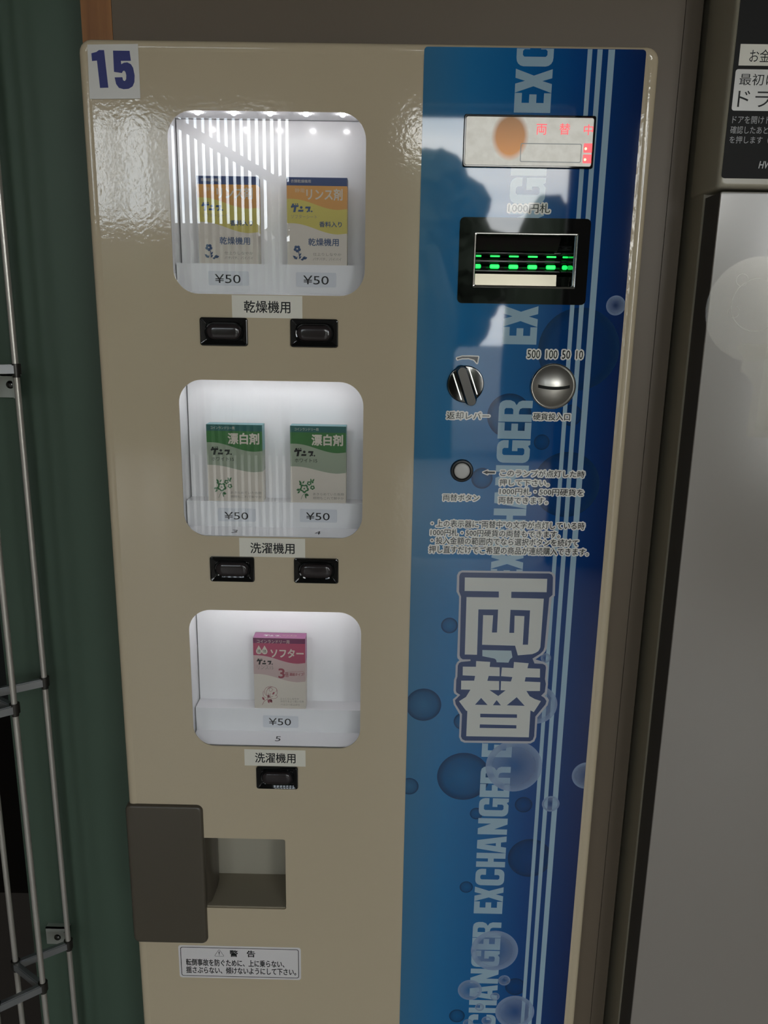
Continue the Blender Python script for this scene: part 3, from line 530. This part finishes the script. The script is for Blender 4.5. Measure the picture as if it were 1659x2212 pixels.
# --- coin slot: domed steel button with a slit
cc = (144.8, 1447.0); a = MB()
a.loft([at(circ(*cc, r, 56), y) for r, y in ((20.6, -0.2), (20.6, -2.0), (20.2, -2.9), (19.4, -3.3), (18.9, -2.9))], None, False, False); cs = part('coin_slot', a, 'chrome', smooth=45)
a = MB(); dome = lambda r: -2.6 - 6.5 * (1 - (r / 18.9) ** 2)
a.loft([at(circ(*cc, r, 56), dome(r)) for r in (18.9, 18, 16, 14, 12, 10, 8, 6, 4, 2, 0.5)], None, False, True); a.build('coin_dome', 'brushed', cs, VB, smooth=60)
a = MB(); xs = [-14.2 + 28.4 * i / 16 for i in range(17)]
vs = []; fs = []
for i, x in enumerate(xs):
    for dz in (-1.4, 1.4): zz = dz - 1.2 + 1.5 * (x / 14.2) ** 2; vs.append((cc[0] + x, dome(math.hypot(x, zz)) - 0.12, cc[1] + zz))
for i in range(16): fs.append((2 * i, 2 * i + 2, 2 * i + 3, 2 * i + 1))
a.add(vs, fs); a.build('coin_slit', 'black_gap', cs, VB, recalc=False)
# --- exchange push button
bc = (65.7, 1368.2); a = MB()
a.loft([at(circ(*bc, r), y) for r, y in ((10.6, -0.2), (10.6, -1.6), (9.8, -2.8), (8.4, -3.0), (7.6, -2.4), (7.4, -1.2))]); eb = part('exchange_button', a, 'rubber', smooth=45)
a = MB(); a.loft([at(circ(*bc, r), y) for r, y in ((7.3, -1.0), (7.3, -2.6), (6.9, -3.2), (5, -3.5), (2, -3.6))], None, False, True); a.build('button_lens', 'knob_white', eb, VB, smooth=50)

# ------------------------------------------------------------------ cartons on the bay shelves
def wave(y0, y1):   # printed S-wave from left height y0 to right height y1 (fractions from the top)
    return [(i / 20, y0 + (y1 - y0) * (0.5 - 0.5 * math.cos(min(1, max(0, (i / 20 - 0.08) / 0.78)) * math.pi)) - (0.012 * max(0, (i / 20 - 0.86) / 0.14))) for i in range(21)]
def logo(mb, X, Z, m, x0, x1, v0, v1, y):
    """the three heavy slanted characters of the maker's mark, on an 85 x 36 grid"""
    P_ = lambda l: [(X(x0 + (x1 - x0) * p[0] / 85), Z(v0 + (v1 - v0) * p[1] / 36)) for p in l]
    for l in ([(6, 2), (13, 2), (12, 8), (31, 8), (30, 15), (22, 15), (18, 36), (9, 36), (13, 16), (1, 19), (0, 13), (4, 9)], [(16, 2), (20, 2), (21, 6), (17, 6)], [(24, 1), (29, 2), (29, 6), (25, 6)],
              [(30, 26), (50, 26), (48, 34), (28, 34)], [(58, 13), (78, 13), (77, 20), (73, 30), (66, 36), (60, 34), (67, 28), (68, 21), (56, 21)]):
        mb.plate([P_(l)], y, None, m)
    for c, r in (((41, 17), 5.5), ((82, 32), 3.2), ((74, 31), 2.6)): mb.plate([P_([(c[0] + r * math.cos(t_ * math.pi / 6), c[1] + r * math.sin(t_ * math.pi / 6)) for t_ in range(12)])], y, None, m)
def flower(mb, X, Z, m, cu, cv, r, asp, y, hole=True, n=5, inner=None):
    o = [(X(cu + r * (0.74 + 0.26 * abs(math.cos(n * t_ / 2))) * math.cos(t_ + 0.3)), Z(cv + asp * r * (0.74 + 0.26 * abs(math.cos(n * t_ / 2))) * math.sin(t_ + 0.3))) for t_ in [2 * math.pi * i / 50 for i in range(50)]]
    q_ = inner or 0.22
    i_ = [(X(cu + q_ * r * math.cos(2 * math.pi * i / 50)), Z(cv + asp * q_ * r * math.sin(2 * math.pi * i / 50))) for i in range(50)] if not inner else [(X(cu + (p[0])), Z(cv + p[1])) for p in [(q_ * r * (0.74 + 0.26 * abs(math.cos(n * t_ / 2))) * math.cos(t_ + 0.3), asp * q_ * r * (0.74 + 0.26 * abs(math.cos(n * t_ / 2))) * math.sin(t_ + 0.3)) for t_ in [2 * math.pi * i / 50 for i in range(50)]]]
    mb.plate([o, i_], y, None, m)
def leaf(mb, X, Z, m, p, q, w_, y):
    dx, dy = q[0] - p[0], q[1] - p[1]; nx, ny = -dy, dx
    l = [(p[0] + dx * t_ + s * nx * w_ * math.sin(math.pi * t_), p[1] + dy * t_ + s * ny * w_ * math.sin(math.pi * t_)) for s, ts in ((1, [i / 6 for i in range(7)]), (-1, [1 - i / 6 for i in range(1, 6)])) for t_ in ts]
    mb.plate([[(X(a_), Z(b_)) for a_, b_ in l]], y, None, m)
def line(mb, X, Z, m, pts, w_, y):
    for i in range(len(pts) - 1):
        (x0, z0), (x1, z1) = [(X(p[0]), Z(p[1])) for p in pts[i:i + 2]]; d = math.hypot(x1 - x0, z1 - z0); nx, nz = -(z1 - z0) / d * w_ / 2, (x1 - x0) / d * w_ / 2
        mb.plate([[(x0 + nx, z0 + nz), (x0 - nx, z0 - nz), (x1 - nx, z1 - nz), (x1 + nx, z1 + nz)]], y, None, m)
def carton(name, W_, H_, cols, wv, top_m, side_m, texts, art, logo_m, logo_box):
    """upright carton, its origin at the middle of its base, front face at y = 0"""
    e_ = bpy.data.objects.new(name, None); COL.objects.link(e_); e_.empty_display_size = 0.03
    Dp = 15.0
    X = lambda u: -W_ / 2 + u * W_
    Z = lambda v: H_ - v * H_
    a = MB(); a.box(-W_ / 2, W_ / 2, 0, Dp, 0, H_, 'card')
    (v_band, m_band), m_mid, m_low = cols
    up, lo = wave(*wv[0]), wave(*wv[1])
    sd = lambda x, va, vb, m: a.add([(x, 0, Z(va)), (x, Dp, Z(va)), (x, Dp, Z(vb)), (x, 0, Z(vb))], [(0, 1, 2, 3)], m)
    a.plate([[(X(0), Z(0)), (X(1), Z(0)), (X(1), Z(v_band)), (X(0), Z(v_band))]], -0.05, None, m_band)
    a.plate([[(X(0), Z(v_band)), (X(1), Z(v_band))] + [(X(u), Z(v)) for u, v in up[::-1]]], -0.05, None, m_mid)
    a.plate([[(X(u), Z(v)) for u, v in up] + [(X(u), Z(v)) for u, v in lo[::-1]]], -0.05, None, m_low)
    for x, k in ((W_ / 2 + 0.05, 20), (-W_ / 2 - 0.05, 0)):
        sd(x, 0, v_band, side_m); sd(x, v_band, up[k][1], m_mid if side_m == m_band else side_m); sd(x, up[k][1], lo[k][1], m_low)
    a.add([(-W_ / 2, 0, H_ + 0.05), (W_ / 2, 0, H_ + 0.05), (W_ / 2, Dp, H_ + 0.05), (-W_ / 2, Dp, H_ + 0.05)], [(0, 1, 2, 3)], top_m)
    a.build('carton_body', None, e_, (0, 0, 0), smooth=0, recalc=False)
    for s, u0, u1, v0, v1, m, bold in texts:
        a = MB(); put_text(a, s, X(u0), X(u1), Z(v1), Z(v0), -0.14, m, bold=bold); a.build('carton_lettering', None, e_, (0, 0, 0), smooth=0, recalc=False)
    a = MB(); logo(a, X, Z, logo_m, *logo_box, -0.14); a.build('maker_mark', None, e_, (0, 0, 0), smooth=0, recalc=False)
    a = MB(); art(a, X, Z); a.build('floral_print', None, e_, (0, 0, 0), smooth=0, recalc=False)
    return e_
def place(o, x, y, z, label, cat, group=None):
    o.location = Vector((x, y, z)) * MM; tag(o, label, cat, group); return o
def copy_tree(o):
    c = o.copy(); COL.objects.link(c)
    for ch in list(o.children):
        d = ch.copy(); COL.objects.link(d); d.parent = c
    return c
def fr(x0, x1, y0, y1, W_, H_):  # helper: photo-measured text rectangles as fractions of the carton front
    return lambda a_, b_, c_, d_: ((a_ - x0) / (x1 - x0), (b_ - x0) / (x1 - x0), (c_ - y0) / (y1 - y0), (d_ - y0) / (y1 - y0))
F = fr(185, 1375, 215, 1950, 0, 0)
def art1(a, X, Z):
    m = 'c_blueink'; flower(a, X, Z, m, 0.165, 0.815, 0.062, 0.69, -0.1)
    line(a, X, Z, m, [(0.19, 0.85), (0.205, 0.93)], 0.7, -0.1)
    for p, q_ in (((0.19, 0.90), (0.235, 0.865)), ((0.19, 0.93), (0.235, 0.90)), ((0.16, 0.935), (0.09, 0.895)), ((0.15, 0.94), (0.165, 0.90)), ((0.24, 0.945), (0.30, 0.90)), ((0.26, 0.93), (0.335, 0.915)), ((0.22, 0.935), (0.27, 0.945))): leaf(a, X, Z, m, p, q_, 0.2, -0.1)
b1 = carton('dryer_sheet_carton', 54, 74.5, ((0.093, 'c_navy'), 'c_orange', 'c_yellow'), ((0.243, 0.362), (0.52, 0.642)), 'c_navy', 'c_navy',
    [('衣類乾燥機用', *F(265, 660, 258, 322), 'c_cream', 0), ('静電', *F(345, 540, 432, 510), 'c_tan', 0), ('リンス剤', *F(575, 1280, 432, 655), 'c_cream', 0.015), ('ソフターシート', *F(265, 780, 948, 1022), 'ink_grey', 0), ('香料入り', *F(825, 1270, 1075, 1185), 'c_blueink', 0.015), ('乾燥機用', *F(605, 1210, 1412, 1562), 'c_blueink', 0.01), ('仕上りしなやか', *F(695, 1265, 1702, 1765), 'ink_grey', 0), ('パチパチ、バイバイ', *F(695, 1265, 1800, 1860), 'ink_grey', 0)], art1, 'c_blueink', F(262, 690, 720, 898))
place(b1, -151.1, 29.5, 1550.45, 'orange and yellow dryer softener carton, the left one on the top display shelf', 'carton', 'orange dryer cartons in the top window')
b1b = copy_tree(b1); place(b1b, -70.7, 29.5, 1550.45, 'orange and yellow dryer softener carton, the right one on the top display shelf', 'carton', 'orange dryer cartons in the top window')
F = fr(172, 1355, 185, 1800, 0, 0)
def art2(a, X, Z):
    m = 'c_greenink'; flower(a, X, Z, m, 0.245, 0.815, 0.088, 0.68, -0.1, inner=0.60); flower(a, X, Z, m, 0.245, 0.815, 0.018, 0.68, -0.1)
    flower(a, X, Z, m, 0.335, 0.745, 0.045, 0.68, -0.1, inner=0.4); flower(a, X, Z, m, 0.395, 0.80, 0.045, 0.68, -0.1, inner=0.4)
    line(a, X, Z, m, [(0.25, 0.88), (0.21, 0.91), (0.185, 0.96)], 0.35, -0.1)
    for p, q_ in (((0.38, 0.735), (0.36, 0.68)), ((0.385, 0.73), (0.43, 0.685)), ((0.37, 0.73), (0.42, 0.735)), ((0.20, 0.76), (0.15, 0.71)), ((0.21, 0.75), (0.25, 0.715)), ((0.2, 0.77), (0.15, 0.755)), ((0.17, 0.83), (0.10, 0.835)), ((0.17, 0.85), (0.12, 0.88)), ((0.16, 0.86), (0.15, 0.83)), ((0.25, 0.89), (0.33, 0.905)), ((0.26, 0.90), (0.28, 0.95)), ((0.25, 0.91), (0.30, 0.88))): leaf(a, X, Z, m, p, q_, 0.22, -0.1)
b2 = carton('bleach_carton', 53.6, 75.0, ((0.082, 'c_teal'), 'c_green', 'c_sage'), ((0.231, 0.345), (0.525, 0.612)), 'c_tealtop', 'c_tealtop',
    [('コインランドリー用', *F(265, 770, 226, 286), 'c_cream', 0), ('漂白剤', *F(630, 1285, 360, 585), 'c_cream', 0.022), ('ホワイト15', *F(265, 740, 865, 945), 'ink', 0), ('あきらめていた色物', *F(650, 1315, 1585, 1645), 'ink_grey', 0), ('柄物もこれで鮮やか', *F(650, 1315, 1670, 1730), 'ink_grey', 0)], art2, 'ink', F(252, 700, 640, 820))
place(b2, -150.9, 29.5, 1328.25, 'green and white bleach carton, the left one on the middle display shelf', 'carton', 'green bleach cartons in the middle window')
b2b = copy_tree(b2); place(b2b, -70.4, 29.5, 1328.25, 'green and white bleach carton, the right one on the middle display shelf', 'carton', 'green bleach cartons in the middle window')
F = fr(190, 1350, 310, 1880, 0, 0)
def art3(a, X, Z):
    m = 'c_roseink'; y = -0.1
    el = lambda cu, cv, ru, rv, a0, a1: [(cu + ru * math.cos(math.radians(t_)), cv + rv * math.sin(math.radians(t_))) for t_ in [a0 + (a1 - a0) * i / 14 for i in range(15)]]
    line(a, X, Z, m, el(0.31, 0.76, 0.11, 0.075, 60, 300), 0.35, y); line(a, X, Z, m, el(0.31, 0.775, 0.07, 0.07, 100, 330), 0.35, y); line(a, X, Z, m, el(0.35, 0.735, 0.09, 0.045, 180, 400), 0.35, y)
    line(a, X, Z, m, el(0.37, 0.83, 0.08, 0.03, -60, 200), 0.35, y); line(a, X, Z, m, el(0.23, 0.79, 0.06, 0.06, 90, 220), 0.35, y); line(a, X, Z, m, el(0.32, 0.73, 0.03, 0.03, 0, 300), 0.3, y); line(a, X, Z, m, el(0.40, 0.76, 0.05, 0.06, -80, 80), 0.35, y)
    line(a, X, Z, m, el(0.30, 0.72, 0.02, 0.12, 30, 150), 0.3, y)
    for p, q_ in (((0.35, 0.80), (0.40, 0.765)), ((0.26, 0.855), (0.29, 0.80)), ((0.20, 0.885), (0.15, 0.84)), ((0.26, 0.87), (0.29, 0.93)), ((0.28, 0.87), (0.35, 0.915)), ((0.31, 0.87), (0.35, 0.90))): leaf(a, X, Z, m, p, q_, 0.25, y)
    line(a, X, Z, m, [(0.27, 0.86), (0.19, 0.90), (0.15, 0.955)], 0.4, y)
    for cu in (0.108, 0.218):   # two cream droplets behind the small characters
        d = [(cu, 0.103)] + [(cu + 0.056 * math.cos(math.radians(t_)), 0.187 + 0.041 * math.sin(math.radians(t_))) for t_ in range(-25, 206, 15)]
        a.plate([[(X(p[0]), Z(p[1])) for p in d]], -0.09, None, 'c_cream')
    line(a, X, Z, m, [(0.60, 0.478), (0.94, 0.462)], 0.25, y); line(a, X, Z, m, el(0.94, 0.49, 0.035, 0.028, -90, 60), 0.25, y)
b3 = carton('softener_carton', 53.3, 78.2, ((0.072, 'c_plum'), 'c_rose', 'c_blush'), ((0.244, 0.353), (0.51, 0.617)), 'c_plumtop', 'c_plumtop',
    [('コインランドリー用', *F(275, 1000, 348, 425), 'c_cream', 0), ('液', *F(272, 358, 560, 640), 'ink', 0), ('体', *F(400, 488, 560, 640), 'ink', 0), ('ソフター', *F(580, 1310, 545, 730), 'c_cream', 0.02), ('リンス15', *F(265, 630, 910, 1005), 'ink_grey', 0), ('3', *F(750, 880, 980, 1190), 'c_roseink', 0.02), ('倍', *F(890, 972, 1060, 1165), 'c_roseink', 0.01), ('濃縮タイプ', *F(990, 1305, 1070, 1138), 'c_roseink', 0.01),
     ('ふっくらしなやか', *F(770, 1200, 1632, 1682), 'ink_grey', 0), ('水切りをよく乾いた布', *F(780, 1310, 1690, 1740), 'ink_grey', 0), ('ヘルシー仕上がり', *F(790, 1210, 1765, 1815), 'ink_grey', 0)], art3, 'ink', F(262, 622, 758, 898))
place(b3, -111, 29.5, 1107.35, 'pink liquid softener carton alone on the bottom display shelf', 'carton')
mb = MB()
logo(mb, lambda u: -17 + 18 * u, lambda v: v, 'white_print', 0, 1, 4, 8.5, 0)   # maker's mark on the lid
for i, (x, y, z) in enumerate(mb.v): mb.v[i] = (x, 13.2 - z, 78.32)
put_o = len(mb.v); vs, fs = glyphs('リンス15'); mb.add([(3 + u * 14, 5.2 + v * 4, 78.32) for u, v in vs], fs, 'c_tan')
mb.build('lid_lettering', None, b3, (0, 0, 0), smooth=0, recalc=False)

# ------------------------------------------------------------------ dryer at the right
DB = (586, 300, 0)
dr = empty('tumble_dryer', DB); tag(dr, 'cream coin dryer with pale door and black instruction panel, at right of the vending machine', 'dryer')
def dpart(name, mb, m, parent=None, **k): return mb.build(name, m, parent or dr, DB, **k)
a = MB(); a.box(264, 906, 3, 640, 60, 1640); a.box(264, 906, 14, 640, 1640, 2060); dpart('body', a, 'beige2')
a = MB(); a.box(270, 900, 20, 620, 0, 60); dpart('plinth', a, 'black_gap')
a = MB(); a.loft([at(rr_(262.2 + i, 908 - i, 1611.5 + i, 2050 - i, 3.2, 4), y) for i, y in ((0, 30), (0, -24), (0.8, -27.4), (2.4, -29.6), (3.6, -30), (4, -30))], None, True, True); hs = dpart('control_housing', a, 'beige2', smooth=50)
a = MB(); a.plate([rr_(264.6, 905, 1619.2, 2042, 2.6, 5)], -30.4, -29.8); dpart('instruction_panel', a, 'panelblack')
ip = [c for c in dr.children if c.name.startswith('instruction_panel')][0]
a = MB(); a.plate([[(268.2, 1702.2), (330, 1702.2), (330, 1717.5), (268.2, 1717.5)]], -30.6); o = dpart('notice_label', a, 'paper', ip)
a = MB(); a.plate([rr_(266.6, 420, 1669.6, 1699.6, 2, 4)], -30.55); o2 = dpart('instruction_box', a, 'sticker', ip)
a = MB(); put_text(a, 'お金', 276.2, 292.2, 1704.8, 1713.8, -30.7, 'ink'); put_text(a, '最初に', 270.3, 299.4, 1688.1, 1696.4, -30.7, 'ink'); put_text(a, 'ドラ', 270.6, 296.4, 1672.3, 1684.1, -30.7, 'ink')
put_text(a, 'ドアを開けド', 268.2, 298.4, 1660.1, 1665.6, -30.7, 'grey_print'); put_text(a, '確認したあと', 267.4, 297.4, 1652.6, 1658.2, -30.7, 'grey_print'); put_text(a, 'を押します（', 267.6, 299.5, 1645.3, 1650.9, -30.7, 'grey_print'); put_text(a, 'HW', 293.4, 304.4, 1626.9, 1632.3, -30.7, 'white_print', bold=0.01, shear=0.2)
dpart('panel_lettering', a, None, ip, smooth=0, recalc=False)
a = MB(); a.box(265.4, 906, -29.2, 2, 80, 1608.5); dpart('door_edge', a, 'doorside')
a = MB(); a.loft([at(rr_(265.4 + i, 906 - i, 80 + i, 1609 - i, 1.5, 3), y) for i, y in ((0, -29.2), (0, -30.0), (0.5, -30.6), (1.0, -30.7))], None, True, True); ds = dpart('door_skin', a, 'doorface')
a = MB(); a.plate([circ(306, 1516, 43, 48)], -30.76); k_ = dpart('clear_sticker', a, 'film2', None, recalc=False, smooth=0)
a = MB()
for c_, r_2 in (((291, 1540), 5.2), ((287, 1514), 5.2)): a.plate([circ(*c_, r_2, 24), circ(*c_, r_2 - 0.6, 24)], -30.8)
a.plate([circ(306, 1520, 22, 36), circ(306, 1520, 21.3, 36)], -30.8)
a.build('sticker_outline', 'film2', k_, DB, recalc=False, smooth=0)
a = MB(); a.plate([[(292, 1484), (296, 1488), (345, 1488), (345, 1408), (312, 1408), (310, 1412), (311, 1452), (304, 1462), (298, 1464), (300, 1476)]], -30.76); dpart('clear_sticker', a, 'film2', None, recalc=False, smooth=0)
a = MB(); a.plate([[(318, 1484), (345, 1484), (345, 1414), (317, 1414)]], -30.8); dpart('clear_sticker', a, 'film', None, recalc=False, smooth=0)

# ------------------------------------------------------------------ folding wire rack at the left
RB = (-405, 60, 0)
rk = empty('wire_rack', RB); tag(rk, 'zigzag steel wire rack of vertical rods on the green wall, beside the vending machine', 'rack')
def rpart(name, mb, m, parent=None, **k): return mb.build(name, m, parent or rk, RB, **k)
RA, RC, RBd, RD = (-381.5, 84), (-430.4, 51), (-385.2, 21), (-424, -9)
for (x, y), r, z1 in ((RA, 3.1, 1900), (RC, 3.1, 1900), (RBd, 3.1, 1900), (RD, 3.1, 1900)):
    a = MB(); a.tube([(x, y, 250), (x, y, z1)], r, n=16); rpart('rod', a, 'rod', smooth=60)
a = MB(); a.tube([(-390.5, 103, 250), (-390.5, 103, 1900)], 3.0, n=14); rpart('mounting_rod', a, 'rod', smooth=60)
def bar(p, q_, z, h=9.0, t_=2.4):
    p = Vector((*p, 0)); q_ = Vector((*q_, 0)); d = (q_ - p).normalized(); n_ = Vector((-d.y, d.x, 0)); a = MB()
    if n_.y > 0: n_ = -n_
    p = p + d * 1.0; q_ = q_ - d * 1.0; o_ = n_ * 3.2
    pr = [(0, -h / 2), (t_ * 0.5, -h / 2), (t_ * 0.5, h / 2 - 1), (-4.5, h / 2 - 1), (-4.5, h / 2), (0, h / 2)]
    a.loft([[tuple(e_ + o_ + n_ * u + Vector((0, 0, z + v))) for u, v in pr] for e_ in (p, q_)], None, True, True)
    return a
for z in (759.8, 1106.0, 1449.0):
    for p, q_ in ((RA, RC), (RC, RBd), (RBd, RD)):
        rpart('cross_bar', bar(p, q_, z), 'rodbar')
    for x, y in (RA, RC, RBd, RD):
        a = MB(); a.tube([(x, y, z - 5.2), (x, y, z + 5.2)], 5.2, n=16); a.tube([(x, y, z - 8.6), (x, y, z - 5.0)], 3.9, n=10); o = rpart('rod_clip', a, 'rodclip', smooth=40)
    a = MB(); a.tube([(RA[0], RA[1], z), (-390.5, 103, z)], 3.4, n=12); rpart('standoff', a, 'rodclip')
for z0, z1, sx, sz in ((1417.2, 1441, -402.5, 1430.6), (733, 757, -408, 743)):
    a = MB(); a.box(-422, -393.5, 112, 114, z0, z1); a.box(-422, -393.5, 112, 119.9, z1 - 1.5, z1); a.box(-396, -393.5, 104, 114, z0, z1); o = rpart('mounting_plate', a, 'zinc')
    a = MB(); lo = [[(sx + 4.3 * math.cos(q) * math.cos(t_), 112 - 2.4 * math.sin(q), sz + 4.3 * math.cos(q) * math.sin(t_)) for t_ in [2 * math.pi * i / 20 for i in range(20)]] for q in (0, 0.4, 0.8, 1.2, 1.5)]
    a.loft(lo, None, False, True); sc = a.build('screw', 'chrome_dark', o, RB, smooth=50)

# ------------------------------------------------------------------ street side, behind the camera (mirrored in the glossy faces)
a = MB(); a.box(-30000, 30000, -60000, -4250, -90, -30); M['asphalt'] = mat('pale_paving', (0.14, 0.135, 0.125), 0.9, var=(0.6, 0.15)); tag(a.build('street_ground', 'asphalt'), kind='structure')
a = MB(); sl = 0
for i in range(17): a.box(-1385 + i * 46, -1385 + i * 46 + 24, -4400, -4375, 40, 2720)
br = lambda x: 2637 - (x + 1306) * 0.54
a.loft([[(x, -4374, br(x) - 30), (x, -4360, br(x) - 30), (x, -4360, br(x) + 30), (x, -4374, br(x) + 30)] for x in (-1385, -600)], None, True, True)
a.box(-1400, -590, -4405, -4370, 0, 40); a.box(-1400, -590, -4405, -4370, 2680, 2720)
tag(a.build('slat_screen', 'frame'), 'dark vertical slat screen outside, mirrored in the top display window', 'screen')
a = MB(); a.box(-2600, 2600, -5100, -4250, 2980, 3060); a.box(-2600, 2600, -5100, -5040, 2860, 2980); tag(a.build('awning', 'frame'), 'dark awning over the shop front, mirrored at the top of the blue panel', 'awning')
M['leaf'] = mat('tree_foliage', (0.020, 0.034, 0.016), 0.7, var=(3, 0.4)); M['bark'] = mat('tree_bark', (0.06, 0.045, 0.03), 0.9, var=(5, 0.2))
def tree(x, y, h, r, label):
    t_ = empty('tree', (x, y, -30)); tag(t_, label, 'tree')
    a = MB(); a.tube([(0, 0, 0), (40, 20, h * 0.3), (0, 0, h * 0.6)], 130, n=10); a.build('trunk', 'bark', t_, (0, 0, 0))
    bm = bmesh.new(); rnd = random.Random(int(x))
    for i in range(70):
        ph = rnd.uniform(0, 2 * math.pi); u = rnd.uniform(-1, 1); q = rnd.uniform(0.55, 1.0); k = math.sqrt(1 - u * u)
        c = Vector((q * k * math.cos(ph) * r * 0.82, q * k * math.sin(ph) * r * 0.6, h * 0.58 + q * u * h * 0.30)) * MM
        bmesh.ops.create_icosphere(bm, subdivisions=3, radius=rnd.uniform(0.20, 0.34) * r * MM, matrix=Matrix.Translation(c))
    for v in bm.verts: v.co += Vector((rnd.uniform(-1, 1), rnd.uniform(-1, 1), rnd.uniform(-1, 1))) * 0.05
    me = bpy.data.meshes.new('crown'); bm.to_mesh(me); bm.free(); me.materials.append(M['leaf'])
    o = bpy.data.objects.new('crown', me); COL.objects.link(o); o.parent = t_
tree(350, -11200, 4000, 1500, 'broad dark tree across the street, mirrored left of the bill slot')
tree(-2200, -16200, 5000, 620, 'slim dark tree beside the house, mirrored at the end of the slats')
M['bldg'] = mat('house_siding', (0.10, 0.10, 0.10), 0.8, var=(1, 0.1))
ho = empty('house', (-3000, -12500, -30)); tag(ho, 'grey flat-roofed house across the street, mirrored behind the slat screen', 'house')
a = MB(); a.box(-2400, 950, -1500, 1500, 0, 2700); a.build('house_wall', 'bldg', ho, (0, 0, 0), smooth=0)
a = MB(); a.box(-2550, 1080, -1650, 1650, 2700, 2840); a.build('house_roof', 'frame', ho, (0, 0, 0), smooth=0)
def hedge(x0, n_, top, label, seed):
    a = MB(); rnd = random.Random(seed); k = top / 2350
    prof = [(-350, -30), (-420, 900), (-380, 1900), (-150, 2350), (150, 2330), (380, 1900), (400, 900), (350, -30)]
    rows = []
    for i in range(n_):
        e_ = min(1.0, 0.78 + 0.1 * min(i, n_ - 1 - i))
        rows.append([(x0 + i * 95 + rnd.uniform(-25, 25), -8700 + p[0] + rnd.uniform(-70, 70), p[1] * k * e_ + (rnd.uniform(-90, 90) if p[1] > 0 else 0)) for p in prof])
    a.loft(rows, None, True, True)
    tag(a.build('hedge', 'leaf', smooth=0), label, 'hedge', 'hedges across the street')
hedge(-3500, 45, 2350, 'tall clipped hedge across the street, mirrored at the left edge of the blue panel', 5)
hedge(1330, 15, 2850, 'taller hedge, added as stand-in for the dark figure mirrored right of the bill slot', 6)  # added hedge replaces the unbuilt person in the panel's dark reflection
M['added_wall_white'] = mat('added_white_wall_render', (0.78, 0.76, 0.72), 0.8, var=(1, 0.05))
a = MB(); a.box(2250, 5200, -6700, -6500, -30, 2080); tag(a.build('added_white_wall', 'added_wall_white'), 'unseen white wall across the paving, added for the sheen on the dryer door', 'wall')  # white wall added out of view so the dryer door reflects brighter
